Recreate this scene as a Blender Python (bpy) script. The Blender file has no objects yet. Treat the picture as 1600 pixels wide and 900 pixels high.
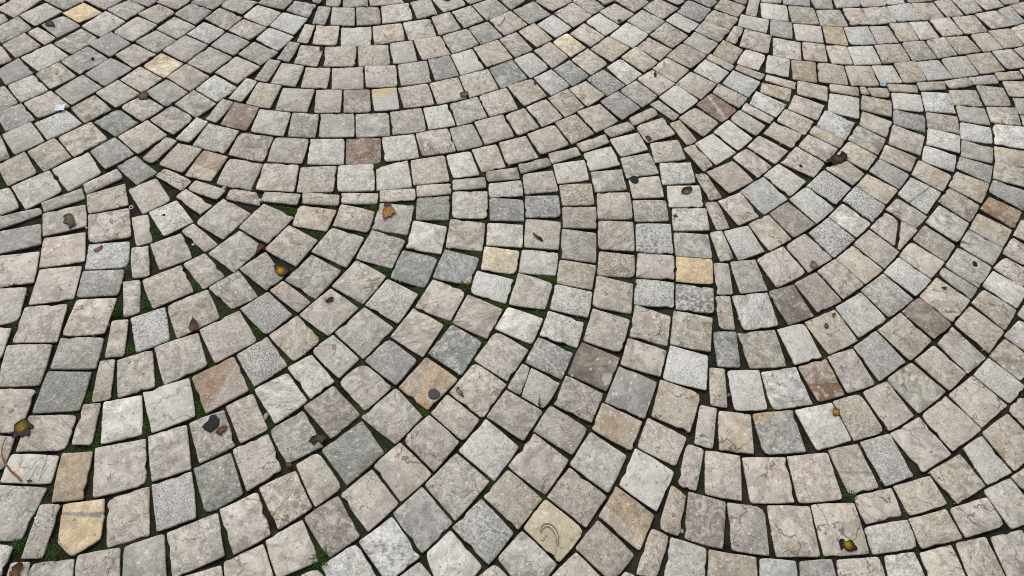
import bpy, bmesh, math, random
import numpy as np
from mathutils import Vector, Matrix
from mathutils import noise as mnoise

scene = bpy.context.scene
coll = scene.collection

# ---------------------------------------------------------------- camera
CAM_H, CAM_PITCH, CAM_ROLL = 1.55, math.radians(56.0), math.radians(5.0)
cam_data = bpy.data.cameras.new('camera')
cam_data.sensor_width = 36.0
cam_data.lens = 36.0 * 1100.0 / 1600.0
cam_data.clip_start = 0.05
cam_data.clip_end = 2000.0
cam = bpy.data.objects.new('camera', cam_data)
coll.objects.link(cam)
sp, cp = math.sin(CAM_PITCH), math.cos(CAM_PITCH)
R0, D0, F0 = Vector((1, 0, 0)), Vector((0, -sp, -cp)), Vector((0, cp, -sp))
cr, sr = math.cos(CAM_ROLL), math.sin(CAM_ROLL)
right = R0 * cr - D0 * sr
up = -(R0 * sr + D0 * cr)
m = Matrix((right, up, -F0)).transposed().to_4x4()
m.translation = Vector((0, 0, CAM_H))
cam.matrix_world = m
scene.camera = cam

# ---------------------------------------------------------------- sky, sun, exposure
SUN_EL, SUN_AZ = math.radians(58.0), math.radians(-35.0)      # azimuth from +Y, clockwise towards +X
world = bpy.data.worlds.new('World')
scene.world = world
world.use_nodes = True
wn, wl = world.node_tree.nodes, world.node_tree.links
wn.clear()
w_out = wn.new('ShaderNodeOutputWorld')
w_bg = wn.new('ShaderNodeBackground')
w_sky = wn.new('ShaderNodeTexSky')
w_sky.sky_type = 'NISHITA'
w_sky.sun_disc = False
w_sky.sun_elevation = SUN_EL
w_sky.sun_rotation = SUN_AZ
w_sky.air_density = 1.0
w_sky.dust_density = 4.0
w_hsv = wn.new('ShaderNodeHueSaturation')
w_hsv.inputs['Saturation'].default_value = 0.12               # cloud cover: nearly grey
w_bg.inputs['Strength'].default_value = 0.11
wl.new(w_sky.outputs[0], w_hsv.inputs['Color'])
wl.new(w_hsv.outputs[0], w_bg.inputs['Color'])
wl.new(w_bg.outputs[0], w_out.inputs['Surface'])
sun_data = bpy.data.lights.new('sun', 'SUN')
sun_data.energy = 1.1
sun_data.angle = math.radians(35.0)
sun_data.color = (1.0, 0.97, 0.935)
sun = bpy.data.objects.new('sun', sun_data)
coll.objects.link(sun)
sd = Vector((math.sin(SUN_AZ) * math.cos(SUN_EL), math.cos(SUN_AZ) * math.cos(SUN_EL), math.sin(SUN_EL)))
sun.rotation_euler = sd.to_track_quat('Z', 'Y').to_euler()
vs = scene.view_settings
vs.view_transform = 'Standard'
vs.look = 'None'
vs.gamma = 1.0
vs.use_curve_mapping = False
vs.exposure = 0.20
scene.cycles.filter_width = 1.0
scene.cycles.use_denoising = False

rnd = random.Random(7)
nrs = np.random.RandomState(11)

# ---------------------------------------------------------------- helpers
def lin(r, g, b):
    f = lambda c: (c / 255 / 12.92) if c <= 10 else ((c / 255 + 0.055) / 1.055) ** 2.4
    return (f(r), f(g), f(b))

def tag(o, label=None, cat=None, group=None, kind=None):
    if label: o['label'] = label
    if cat: o['category'] = cat
    if group: o['group'] = group
    if kind: o['kind'] = kind
    return o

def new_mat(name):
    mt = bpy.data.materials.new(name)
    mt.use_nodes = True
    nt = mt.node_tree
    b = nt.nodes['Principled BSDF']
    return mt, nt, b

class NB:
    """small node-building helper"""
    def __init__(self, nt): self.nt = nt
    def n(self, t, **kw):
        x = self.nt.nodes.new(t)
        for k, v in kw.items(): setattr(x, k, v)
        return x
    def link(self, a, b): self.nt.links.new(a, b)
    def attr(self, name):
        return self.n('ShaderNodeAttribute', attribute_name=name)
    def noise(self, vec, scale, detail=4, rough=0.55, dist=0.0, dim2=True):
        x = self.n('ShaderNodeTexNoise', noise_dimensions='2D' if dim2 else '3D')
        x.inputs['Scale'].default_value = scale
        x.inputs['Detail'].default_value = detail
        x.inputs['Roughness'].default_value = rough
        x.inputs['Distortion'].default_value = dist
        if vec is not None: self.link(vec, x.inputs['Vector'])
        return x
    def vor(self, vec, scale, feature='F1', rand=1.0):
        x = self.n('ShaderNodeTexVoronoi', feature=feature, voronoi_dimensions='2D')
        x.inputs['Scale'].default_value = scale
        x.inputs['Randomness'].default_value = rand
        self.link(vec, x.inputs['Vector'])
        return x
    def ramp(self, fac, *stops):
        x = self.n('ShaderNodeMapRange')
        x.clamp = True
        a, b = stops
        x.inputs['From Min'].default_value = a[0]
        x.inputs['From Max'].default_value = b[0]
        x.inputs['To Min'].default_value = a[1]
        x.inputs['To Max'].default_value = b[1]
        self.link(fac, x.inputs['Value'])
        return x.outputs[0]
    def math(self, op, a, b=None, c=None):
        x = self.n('ShaderNodeMath', operation=op)
        for i, v in enumerate((a, b, c)):
            if v is None: continue
            if isinstance(v, (int, float)): x.inputs[i].default_value = v
            else: self.link(v, x.inputs[i])
        return x.outputs[0]
    def mix(self, fac, a, b, mode='MIX'):
        x = self.n('ShaderNodeMix', data_type='RGBA', blend_type=mode)
        for i, v in ((0, fac), (6, a), (7, b)):
            if isinstance(v, (int, float)): x.inputs[i].default_value = v
            elif isinstance(v, tuple): x.inputs[i].default_value = (*v[:3], 1)
            else: self.link(v, x.inputs[i])
        return x.outputs[2]

# ---------------------------------------------------------------- materials
def stone_material():
    mt, nt, bsdf = new_mat('paving_limestone')
    k = NB(nt)
    T = k.attr('tex').outputs['Vector']
    tint = k.attr('tint').outputs['Color']
    prm = k.attr('prm')
    sep = k.n('ShaderNodeSeparateColor')
    k.link(prm.outputs['Color'], sep.inputs[0])
    speck_a, vein_a, mott_a = sep.outputs[0], sep.outputs[1], sep.outputs[2]
    stain_a = prm.outputs['Alpha']
    msk = k.noise(T, 19, 3, 0.6)
    ms = k.n('ShaderNodeSeparateColor')
    k.link(msk.outputs['Color'], ms.inputs[0])
    big = msk.outputs['Fac']
    med = k.noise(T, 62, 5, 0.74).outputs['Fac']
    grain = k.noise(T, 270, 2, 0.7).outputs['Fac']
    # cloudy tone, coarse to fine
    v1 = k.ramp(big, (0.34, 0.84), (0.66, 1.13))
    v2 = k.ramp(med, (0.36, 0.80), (0.64, 1.18))
    v3 = k.ramp(grain, (0.34, 0.90), (0.66, 1.10))
    val = k.math('MULTIPLY', k.math('MULTIPLY', v1, v2), v3)
    con = k.attr('tint').outputs['Alpha']                    # how lively this stone's surface is
    val = k.math('ADD', k.math('MULTIPLY', k.math('SUBTRACT', val, 1.0), con), 1.0)
    # dust and foot wear drifting across many stones
    pos = k.n('ShaderNodeNewGeometry').outputs['Position']
    wide = k.noise(pos, 2.6, 4, 0.65).outputs['Fac']
    val = k.math('MULTIPLY', val, k.ramp(wide, (0.36, 0.86), (0.62, 1.07)))
    grey = k.n('ShaderNodeCombineColor')
    for i in range(3): k.link(val, grey.inputs[i])
    col = k.mix(1.0, tint, grey.outputs[0], 'MULTIPLY')
    # crisp-edged mottling (fossil / breccia patches)
    pn = k.noise(T, 36, 4, 0.62, 0.9).outputs['Fac']
    pm = k.math('MULTIPLY', k.ramp(pn, (0.515, 0.0), (0.545, 1.0)), mott_a)
    patch = k.mix(1.0, col, (0.60, 0.60, 0.615), 'MULTIPLY')
    col = k.mix(k.math('MULTIPLY', pm, 0.72), col, patch)
    pm2 = k.math('MULTIPLY', k.ramp(pn, (0.43, 1.0), (0.395, 0.0)), mott_a)
    pm2 = k.math('MULTIPLY', k.ramp(pn, (0.425, 0.0), (0.395, 1.0)), mott_a)
    col = k.mix(k.math('MULTIPLY', pm2, 0.42), col, (0.66, 0.635, 0.61))
    # granite-like grains
    sp = k.noise(T, 205, 2, 0.62).outputs['Fac']
    clump = k.ramp(ms.outputs[1], (0.36, 0.35), (0.56, 1.15))
    dark = k.math('MINIMUM', k.math('MULTIPLY', k.math('MULTIPLY', k.ramp(sp, (0.535, 0.0), (0.60, 1.0)), speck_a), clump), 1.0)
    lite = k.math('MULTIPLY', k.ramp(sp, (0.46, 0.0), (0.36, 1.0)), speck_a)
    col = k.mix(k.math('MULTIPLY', dark, 0.68), col, (0.12, 0.11, 0.098))
    col = k.mix(k.math('MULTIPLY', lite, 0.45), col, (0.68, 0.67, 0.65))
    # rusty / ochre staining
    sm = k.math('MULTIPLY', k.ramp(ms.outputs[2], (0.50, 0.0), (0.66, 1.0)), stain_a)
    rust = k.mix(1.0, col, (0.82, 0.64, 0.44), 'MULTIPLY')
    col = k.mix(k.math('MULTIPLY', sm, 0.85), col, rust)
    # darker worn blotches
    wm = k.math('MULTIPLY', k.ramp(ms.outputs[0], (0.56, 0.0), (0.64, 1.0)), con)
    col = k.mix(k.math('MULTIPLY', wm, 0.55), col, k.mix(1.0, col, (0.60, 0.575, 0.55), 'MULTIPLY'))
    # hairline veins and cracks
    wob = k.n('ShaderNodeVectorMath', operation='MULTIPLY_ADD')
    nz = k.noise(T, 48, 2, 0.6)
    k.link(nz.outputs['Color'], wob.inputs[0])
    wob.inputs[1].default_value = (0.034, 0.034, 0.0)
    k.link(T, wob.inputs[2])
    ve = k.vor(wob.outputs[0], 20, 'DISTANCE_TO_EDGE').outputs['Distance']
    vmask = k.ramp(ms.outputs[0], (0.44, 0.0), (0.52, 1.0))
    vein = k.math('MULTIPLY', k.math('MULTIPLY', k.ramp(ve, (0.008, 1.0), (0.034, 0.0)), vmask), vein_a)
    vein = k.math('MINIMUM', k.math('MULTIPLY', vein, 1.3), 1.0)
    col = k.mix(k.math('MULTIPLY', vein, 0.78), col, (0.13, 0.095, 0.08))
    ve2 = k.vor(wob.outputs[0], 52, 'DISTANCE_TO_EDGE').outputs['Distance']
    vmask2 = k.ramp(ms.outputs[1], (0.48, 0.0), (0.58, 1.0))
    vein2 = k.math('MULTIPLY', k.math('MULTIPLY', k.ramp(ve2, (0.008, 1.0), (0.05, 0.0)), vmask2), vein_a)
    col = k.mix(k.math('MULTIPLY', vein2, 0.5), col, (0.17, 0.115, 0.10))
    # small pits
    pv = k.vor(T, 105, 'F1')
    pitsel = k.ramp(pv.outputs['Color'], (0.78, 0.0), (0.82, 1.0))
    pit = k.math('MULTIPLY', k.ramp(pv.outputs['Distance'], (0.10, 1.0), (0.24, 0.0)), pitsel)
    col = k.mix(k.math('MULTIPLY', pit, 0.6), col, (0.11, 0.095, 0.085))
    flsel = k.ramp(pv.outputs['Color'], (0.26, 0.0), (0.22, 1.0))
    fleck = k.math('MULTIPLY', k.ramp(pv.outputs['Distance'], (0.14, 1.0), (0.30, 0.0)), flsel)
    col = k.mix(k.math('MULTIPLY', fleck, 0.55), col, (0.72, 0.70, 0.67))
    k.link(col, bsdf.inputs['Base Color'])
    bsdf.inputs['Roughness'].default_value = 0.66
    bsdf.inputs['Specular IOR Level'].default_value = 0.35
    # relief
    h = k.math('ADD', k.math('MULTIPLY', med, 0.8), k.math('MULTIPLY', grain, 0.22))
    h = k.math('ADD', h, k.math('MULTIPLY', big, 1.0))
    bp = k.n('ShaderNodeBump')
    bp.inputs['Strength'].default_value = 0.8
    bp.inputs['Distance'].default_value = 0.0042
    k.link(h, bp.inputs['Height'])
    k.link(bp.outputs[0], bsdf.inputs['Normal'])
    return mt

def soil_material():
    mt, nt, bsdf = new_mat('joint_soil')
    k = NB(nt)
    geo = k.n('ShaderNodeTexCoord').outputs['Object']
    a = k.noise(geo, 25, 6, 0.65).outputs['Fac']
    b = k.noise(geo, 260, 4, 0.7).outputs['Fac']
    col = k.mix(k.ramp(a, (0.35, 0), (0.65, 1)), (0.014, 0.012, 0.008), (0.040, 0.034, 0.026))
    col = k.mix(k.ramp(b, (0.62, 0), (0.72, 0.5)), col, (0.08, 0.07, 0.055))
    mossy = k.math('MULTIPLY', k.attr('moss').outputs['Fac'], k.ramp(b, (0.35, 0.4), (0.6, 1.0)))
    col = k.mix(mossy, col, (0.024, 0.052, 0.010))
    k.link(col, bsdf.inputs['Base Color'])
    bsdf.inputs['Roughness'].default_value = 0.95
    bsdf.inputs['Specular IOR Level'].default_value = 0.15
    bp = k.n('ShaderNodeBump')
    bp.inputs['Distance'].default_value = 0.004
    bp.inputs['Strength'].default_value = 0.8
    k.link(b, bp.inputs['Height'])
    k.link(bp.outputs[0], bsdf.inputs['Normal'])
    return mt

def simple_noise_mat(name, c1, c2, scale=120, rough=0.7, spec=0.3, bump=0.0008):
    mt, nt, bsdf = new_mat(name)
    k = NB(nt)
    geo = k.n('ShaderNodeTexCoord').outputs['Object']
    a = k.noise(geo, scale, 5, 0.6).outputs['Fac']
    k.link(k.mix(k.ramp(a, (0.35, 0), (0.65, 1)), c1, c2), bsdf.inputs['Base Color'])
    bsdf.inputs['Roughness'].default_value = rough
    bsdf.inputs['Specular IOR Level'].default_value = spec
    bp = k.n('ShaderNodeBump')
    bp.inputs['Distance'].default_value = bump
    k.link(a, bp.inputs['Height'])
    k.link(bp.outputs[0], bsdf.inputs['Normal'])
    return mt

def attr_mat(name, rough=0.8, spec=0.2, noise_scale=300, lo=0.6, hi=1.3):
    mt, nt, bsdf = new_mat(name)
    k = NB(nt)
    geo = k.n('ShaderNodeTexCoord').outputs['Object']
    a = k.ramp(k.noise(geo, noise_scale, 4, 0.6).outputs['Fac'], (0.3, lo), (0.7, hi))
    g = k.n('ShaderNodeCombineColor')
    for i in range(3): k.link(a, g.inputs[i])
    k.link(k.mix(1.0, k.attr('tint').outputs['Color'], g.outputs[0], 'MULTIPLY'), bsdf.inputs['Base Color'])
    bsdf.inputs['Roughness'].default_value = rough
    bsdf.inputs['Specular IOR Level'].default_value = spec
    return mt

M_STONE = stone_material()
M_SOIL = soil_material()
M_MOSS = attr_mat('moss_green', 0.85, 0.15, 300, 0.7, 1.25)
M_GRIT = attr_mat('grit_mix', 0.85, 0.2, 500, 0.7, 1.2)
M_LEAF = attr_mat('dry_leaf', 0.75, 0.15, 330, 0.45, 1.4)
M_GUM = simple_noise_mat('old_gum', lin(27, 29, 33), lin(42, 45, 50), 300, 0.7, 0.15, 0.0003)
M_GUMG = simple_noise_mat('grey_gum', lin(62, 62, 64), lin(84, 83, 83), 300, 0.75, 0.15, 0.0003)
M_PAPER = simple_noise_mat('wet_paper', lin(196, 214, 226), lin(228, 236, 240), 250, 0.75, 0.3)
M_BLUE = simple_noise_mat('blue_foil', lin(120, 150, 190), lin(170, 192, 220), 300, 0.4, 0.5)
M_METAL = simple_noise_mat('dull_metal', lin(175, 176, 178), lin(215, 215, 215), 400, 0.35, 0.6)
M_CHALK = simple_noise_mat('chalk', lin(186, 190, 196), lin(214, 218, 224), 400, 0.9, 0.1)
_nt = M_CHALK.node_tree
_k = NB(_nt)
_a = _k.ramp(_k.noise(_k.n('ShaderNodeTexCoord').outputs['Object'], 170, 3, 0.6).outputs['Fac'], (0.36, 0.0), (0.56, 0.9))
_k.link(_a, _nt.nodes['Principled BSDF'].inputs['Alpha'])
M_FOSSIL = simple_noise_mat('fossil_grey', lin(92, 84, 74), lin(140, 128, 110), 350, 0.8, 0.2)
M_SHELL = simple_noise_mat('fossil_shell', lin(158, 148, 128), lin(188, 176, 150), 260, 0.8, 0.2)
M_TWIG = simple_noise_mat('twig_bark', lin(92, 62, 34), lin(150, 104, 58), 300, 0.7, 0.2)
M_TWIGD = simple_noise_mat('dark_twig_bark', lin(42, 34, 28), lin(74, 60, 50), 300, 0.7, 0.2)

# ---------------------------------------------------------------- data (metres on the ground plane; half-millimetre integers)
STONE_DATA = ("p-1720,816,-1515,895,-1592,1100,-1797,1035;n-1273,523,-1091,630,-1174,805,-1363,703;t1443,840,1650,868,1627,1091,1423,1065;n-157,853,-23,1041,-188,1162,-314,1000;w1234,819,1429,836,1416,1055,1221,1042;d-652,966,-511,1130,-642,1276,-801,1118;"
 "k4,684,103,826,-53,963,-169,825;w-1584,620,-1428,686,-1502,890,-1658,817;w1370,1064,1577,1101,1548,1322,1349,1284;g-280,707,-164,846,-322,995,-431,863;Z300,717,410,862,230,986,137,850;w1150,1045,1352,1066,1341,1278,1135,1259;"
 "y-1788,623,-1710,575,-1618,652,-1667,820,-1833,781;S-1404,701,-1255,770,-1341,970,-1497,897;w-1057,635,-926,731,-1032,908,-1173,816;w227,999,330,1171,161,1288,51,1118;l725,971,817,1162,636,1260,557,1074;l-3,1044,98,1216,-69,1340,-182,1171;"
 "w-522,775,-409,908,-556,1053,-675,926;b-664,654,-550,756,-681,922,-809,813;d-1224,788,-1088,890,-1198,1071,-1340,983;l-1574,1125,-1405,1223,-1494,1413,-1684,1318;l512,1033,599,1218,428,1325,330,1154;s-408,579,-284,692,-430,849,-555,732;"
 "d-2143,1169,-1937,1203,-1965,1405,-2169,1389;T644,795,716,955,544,1072,465,927;P-1365,1241,-1202,1378,-1325,1552,-1491,1420;p412,872,504,1018,333,1141,234,994;b841,864,1007,834,1040,1042,872,1077;n-1497,908,-1344,978,-1432,1181,-1588,1111;"
 "n-2069,609,-1942,623,-1926,845,-2181,837;t118,838,217,983,53,1106,-48,969;w-900,750,-779,859,-892,1017,-1034,925;p1045,833,1206,822,1214,1035,1046,1046;n-857,560,-701,642,-810,805,-945,705;g1241,1278,1446,1313,1414,1525,1209,1484;"
 "n-471,1175,-365,1324,-516,1460,-654,1294;w-2135,988,-1918,1013,-1935,1180,-2150,1160;w-403,915,-284,1053,-450,1187,-554,1065;n-2360,1283,-2168,1309,-2202,1527,-2414,1503;w1984,1261,2147,1366,2039,1550,1871,1447;n-1603,1365,-1434,1491,-1534,1661,-1718,1558;"
 "b526,658,626,779,464,918,365,785;w2154,1378,2335,1509,2203,1677,2048,1557;n-1403,1502,-1235,1647,-1373,1811,-1536,1678;p-1077,900,-950,1009,-1056,1173,-1197,1085;t717,1425,900,1358,968,1565,769,1625;p-277,1060,-178,1212,-337,1334,-443,1197;"
 "P-347,1354,-221,1533,-396,1643,-505,1462;w-84,1340,17,1526,-152,1630,-259,1456;g494,1479,687,1409,755,1610,566,1682;l-1781,1055,-1616,1117,-1687,1309,-1849,1257;l1496,1324,1676,1391,1614,1584,1420,1524;l-211,608,-64,620,-20,679,-173,818,-265,711;"
 "w-2395,1514,-2185,1540,-2228,1761,-2426,1720;n-935,1039,-794,1136,-926,1302,-1059,1191;w949,1070,1113,1053,1128,1267,967,1281;b-767,1171,-655,1307,-814,1444,-930,1317;g-1468,486,-1292,508,-1370,702,-1515,633;n-699,1595,-578,1789,-750,1897,-870,1730;"
 "w-1321,1006,-1188,1102,-1289,1271,-1429,1192;w-2184,1574,-1979,1608,-2000,1820,-2200,1793;T-1887,784,-1756,808,-1800,1021,-1933,1002;t2040,1562,2215,1702,2078,1856,1919,1741;t-1631,1620,-1455,1758,-1570,1923,-1746,1802;B309,1612,503,1536,573,1728,378,1805;"
 "l-1037,1220,-913,1349,-1046,1489,-1186,1386;S1788,1178,1934,1240,1867,1446,1710,1387;n-69,1349,116,1244,200,1401,14,1498;l1315,1514,1520,1564,1467,1768,1283,1720;w2339,1518,2506,1652,2371,1806,2218,1684;w-2415,1731,-2209,1790,-2257,1998,-2460,1952;"
 "n149,605,225,617,293,711,134,839,36,715;t1612,1124,1760,1172,1704,1381,1553,1336;D-208,1551,-121,1749,-291,1838,-390,1658;t2107,1125,2266,1223,2186,1373,2010,1268;n18,1543,112,1730,-64,1824,-158,1643;w-896,1706,-776,1887,-947,1996,-1071,1817;"
 "s782,1630,996,1585,1020,1780,829,1826;n156,1300,343,1196,416,1335,232,1442;l-2136,847,-1920,862,-1939,990,-2146,978;w-1793,1282,-1641,1352,-1722,1550,-1871,1474;w-410,1635,-328,1832,-500,1918,-591,1734;t1883,908,2088,970,2048,1102,1859,1039;"
 "w646,1264,822,1187,886,1335,702,1423;t1228,1733,1419,1763,1388,1978,1186,1939;g-2160,1398,-1950,1421,-1975,1589,-2181,1566;S-1183,1398,-1054,1526,-1194,1674,-1318,1558;t830,1833,1036,1805,1064,2013,859,2041;q1686,1389,1850,1451,1768,1652,1621,1593;"
 "T430,1331,619,1241,675,1393,482,1475;w383,1810,578,1754,627,1957,432,2012;t-768,859,-667,956,-812,1109,-897,1040;w-1805,1775,-1633,1896,-1752,2059,-1923,1943;p247,1442,433,1366,490,1523,302,1605;t1030,1283,1195,1280,1204,1481,1046,1486;"
 "l741,683,916,697,936,832,781,869;n-1009,1917,-911,2110,-1094,2202,-1199,2021;l1125,1492,1291,1513,1274,1730,1107,1708;n-640,1324,-532,1459,-696,1580,-796,1465;w2098,973,2296,1043,2249,1168,2058,1100;w1867,1455,2017,1551,1917,1730,1777,1653;"
 "S1883,1723,2046,1851,1927,2026,1787,1915;t2065,777,2233,806,2192,990,2041,947;s-562,1811,-484,2003,-665,2086,-751,1907;218,1508,202,1410,276,1559,82,1652;t1865,1050,2058,1121,2011,1250,1823,1184;w-2464,1958,-2252,2025,-2328,2217,-2526,2152;"
 "l1666,867,1870,912,1851,1033,1647,983;b-103,1770,-36,1958,-231,2032,-291,1846;t1652,1855,1823,1955,1733,2140,1553,2041;t2071,1860,2218,1993,2087,2154,1935,2028;g-517,1469,-434,1615,-594,1726,-694,1589;n-760,1909,-671,2099,-850,2187,-946,2004;"
 "S-1795,1521,-1658,1605,-1750,1796,-1898,1713;w-1168,1115,-1060,1194,-1182,1369,-1291,1290;t-1031,1548,-924,1681,-1078,1815,-1191,1681;l1220,1953,1409,2002,1378,2207,1180,2167;w-300,1858,-236,2044,-425,2105,-496,1924;w-2265,1062,-2152,1082,-2176,1290,-2368,1274;"
 "n-889,2128,-833,2343,-1028,2394,-1103,2216;w-2278,2138,-2078,2210,-2163,2407,-2359,2329;l1829,1972,2009,2100,1896,2265,1736,2154;w621,1854,817,1822,846,2005,655,2054;p1699,1637,1858,1706,1783,1905,1636,1839;w427,2019,636,1996,651,2189,451,2222;"
 "t2495,1940,2631,2092,2489,2240,2361,2108;l2272,1226,2415,1302,2324,1477,2211,1405;d-651,2089,-457,2042,-414,2253,-614,2281;n-1344,2242,-1248,2440,-1442,2525,-1534,2337;w-163,1213,-95,1333,-267,1451,-334,1344;w1663,996,1837,1051,1817,1177,1625,1119;"
 "w-1906,550,-1821,559,-1839,780,-1926,772;n-1590,2247,-1491,2444,-1675,2535,-1774,2341;k-1202,1680,-1102,1812,-1260,1938,-1374,1820;n-1468,2035,-1367,2225,-1520,2320,-1642,2146;t2427,1306,2593,1433,2490,1610,2327,1493;k95,1655,284,1580,338,1734,155,1809;"
 "R1549,1577,1690,1630,1630,1829,1474,1770;n-651,2151,-608,2346,-804,2399,-860,2196;n2020,2115,2184,2251,2050,2408,1897,2278;w-2630,1813,-2451,1869,-2510,2066,-2725,2010;t571,1688,772,1640,811,1789,613,1848;w-1158,2110,-1079,2295,-1262,2380,-1352,2204;"
 "t927,683,1139,700,1149,814,944,830;D-429,2112,-225,2087,-190,2271,-387,2314;n-11,1987,183,1978,221,2149,26,2195;t2361,2120,2502,2274,2354,2416,2222,2276;w2227,1702,2345,1811,2219,1969,2089,1864;l1459,1773,1611,1834,1550,2034,1395,1976;"
 "l-2706,2328,-2565,2481,-2703,2627,-2863,2485;l-904,1358,-810,1463,-955,1599,-1056,1514;w-1055,520,-866,558,-948,691,-1090,606;p-1652,471,-1476,485,-1526,628,-1687,584;s-636,555,-446,594,-564,730,-688,622;p1438,2248,1618,2368,1509,2538,1344,2426;"
 "S671,2408,883,2418,878,2636,674,2613;s-2230,1971,-2019,2012,-2072,2180,-2274,2132;l-71,1835,127,1760,177,1921,-14,1975;l2518,1661,2635,1772,2497,1925,2380,1809;g-2203,1800,-2006,1838,-2031,1998,-2235,1961;n-795,1479,-716,1596,-874,1718,-964,1617;"
 "l159,1815,355,1763,389,1920,199,1973;w458,2398,663,2411,661,2624,458,2608;b-383,2319,-180,2318,-183,2521,-382,2526;p2354,1812,2478,1916,2348,2092,2238,1977;B1463,2010,1611,2082,1533,2282,1381,2218;n2318,1029,2472,1098,2391,1272,2244,1201;"
 "l-2541,2487,-2412,2644,-2546,2793,-2701,2637;n-811,2407,-603,2387,-597,2604,-795,2599;n256,2323,450,2311,449,2518,252,2527;s205,1979,408,1946,429,2111,228,2143;w-1511,2611,-1293,2621,-1318,2838,-1519,2822;l-600,2296,-402,2272,-393,2467,-588,2493;"
 "B2229,2001,2358,2109,2216,2268,2094,2159;w2242,799,2397,835,2369,1036,2211,988;w48,2369,239,2375,245,2579,44,2574;s651,2059,864,2059,873,2219,663,2225;t1887,762,2053,802,2024,940,1874,893;n-1416,1815,-1303,1903,-1445,2051,-1571,1929;"
 "n-1541,2611,-1526,2823,-1734,2841,-1747,2631;k872,2047,1073,2041,1086,2206,882,2218;n-2531,2157,-2337,2256,-2405,2404,-2602,2310;w-1282,2625,-1073,2649,-1097,2857,-1308,2827;l-373,2533,-173,2552,-192,2762,-395,2734;s-221,2036,-24,1987,6,2152,-197,2190;"
 "l-1052,2654,-841,2684,-882,2891,-1088,2853;n-1856,2012,-1711,2107,-1824,2266,-1965,2174;b1638,2110,1783,2197,1669,2376,1537,2289;S1791,2484,1942,2636,1808,2784,1673,2654;n2575,2365,2694,2518,2538,2649,2427,2505;n1629,2366,1784,2480,1653,2652,1523,2547;"
 "w-2618,2745,-2476,2909,-2635,3041,-2775,2890;t236,2150,428,2126,451,2297,248,2315;y882,2226,1087,2231,1095,2400,891,2394;w-627,2758,-419,2810,-475,3014,-673,2953;b-1528,2831,-1524,3049,-1730,3064,-1747,2866;w457,2616,660,2639,645,2843,448,2815;"
 "s-1905,2226,-1780,2345,-1924,2491,-2045,2383;l-1272,2846,-1059,2869,-1097,3081,-1300,3051;p667,2233,874,2239,883,2404,679,2400;12187,2584,2329,2745,2170,2871,2048,2737;w625,698,712,694,774,869,699,899;S1434,2766,1595,2902,1465,3069,1311,2940;"
 "n-1270,1940,-1201,2036,-1342,2192,-1448,2061;w1792,2208,1926,2316,1795,2478,1676,2381;l2540,2668,2662,2839,2514,2962,2385,2808;R-1048,2873,-844,2905,-881,3114,-1088,3083;g-2728,2015,-2520,2110,-2583,2246,-2798,2160;w-2073,2368,-1950,2484,-2092,2639,-2220,2536;"
 "s28,2200,231,2200,242,2359,36,2361;s2198,2268,2315,2387,2167,2535,2055,2414;t2636,2098,2747,2239,2597,2358,2499,2259;n-1509,2841,-1301,2847,-1307,3054,-1516,3045;n892,2402,1104,2412,1091,2584,890,2572;n1228,2185,1385,2223,1339,2427,1193,2394;"
 "w2068,2441,2184,2574,2042,2724,1923,2601;l-834,2697,-630,2736,-689,2948,-870,2875;t1935,2322,2061,2435,1917,2590,1801,2483;t-2360,2337,-2172,2424,-2253,2582,-2430,2473;Y-177,2195,14,2181,25,2345,-171,2356;t730,895,819,873,861,1053,797,1102;"
 "s2420,2879,2558,3067,2400,3183,2279,3027;q455,2228,659,2231,661,2382,463,2391;l-163,2364,38,2368,32,2534,-172,2529;t1495,730,1701,747,1688,862,1498,833;w1240,2903,1405,3030,1294,3191,1117,3069;n-1775,2872,-1737,3069,-1940,3114,-1979,2920;"
 "w-2266,2812,-2149,2984,-2307,3094,-2432,2932;p823,1097,909,1079,961,1282,881,1308;w-1025,2401,-821,2375,-811,2534,-1013,2566;P-1247,2381,-1048,2360,-1025,2520,-1243,2535;s1246,2411,1402,2490,1326,2672,1179,2612;l-822,2921,-623,2977,-683,3172,-875,3119;"
 "D1065,1727,1182,1733,1180,1943,1059,1931;b1583,2607,1726,2722,1588,2885,1464,2778;l1709,747,1879,761,1851,896,1710,866;n-1254,3072,-1041,3099,-1084,3302,-1289,3276;t1429,2494,1570,2599,1460,2769,1329,2683;n-1593,1916,-1507,2010,-1658,2150,-1748,2062;"
 "n-1466,3055,-1470,3266,-1670,3274,-1675,3069;n-1031,3103,-828,3140,-872,3345,-1076,3305;s1734,2727,1861,2858,1720,3014,1596,2900;w-608,2989,-410,3055,-486,3244,-676,3177;w2321,2404,2433,2527,2267,2657,2172,2542;S1877,2890,2001,3039,1857,3175,1721,3022;"
 "l888,2579,1098,2605,1092,2771,889,2748;w-1903,1039,-1815,1047,-1855,1251,-1932,1235;n-2525,1598,-2421,1640,-2466,1834,-2627,1807;P-1778,2645,-1740,2851,-1901,2889,-1940,2673;n-93,2972,95,3067,4,3253,-160,3165;t-2732,2611,-2626,2741,-2780,2877,-2890,2750;"
 "n-1579,3279,-1373,3280,-1373,3496,-1583,3493;w-814,3149,-613,3208,-673,3410,-865,3350;v43,2580,244,2610,225,2776,30,2749;g-2396,2667,-2280,2805,-2447,2932,-2544,2801;n-2946,2715,-2825,2841,-2972,2987,-3090,2864;v-158,2538,36,2556,23,2717,-178,2706;"
 "t2809,2673,2913,2819,2742,2932,2648,2798;s-2819,2854,-2679,3021,-2826,3124,-2957,2984;d-574,2500,-389,2515,-404,2689,-592,2663;n2705,2532,2805,2666,2639,2785,2547,2663;l871,2759,1081,2779,1069,2951,868,2927;n669,2621,868,2650,860,2814,660,2788;"
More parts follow.
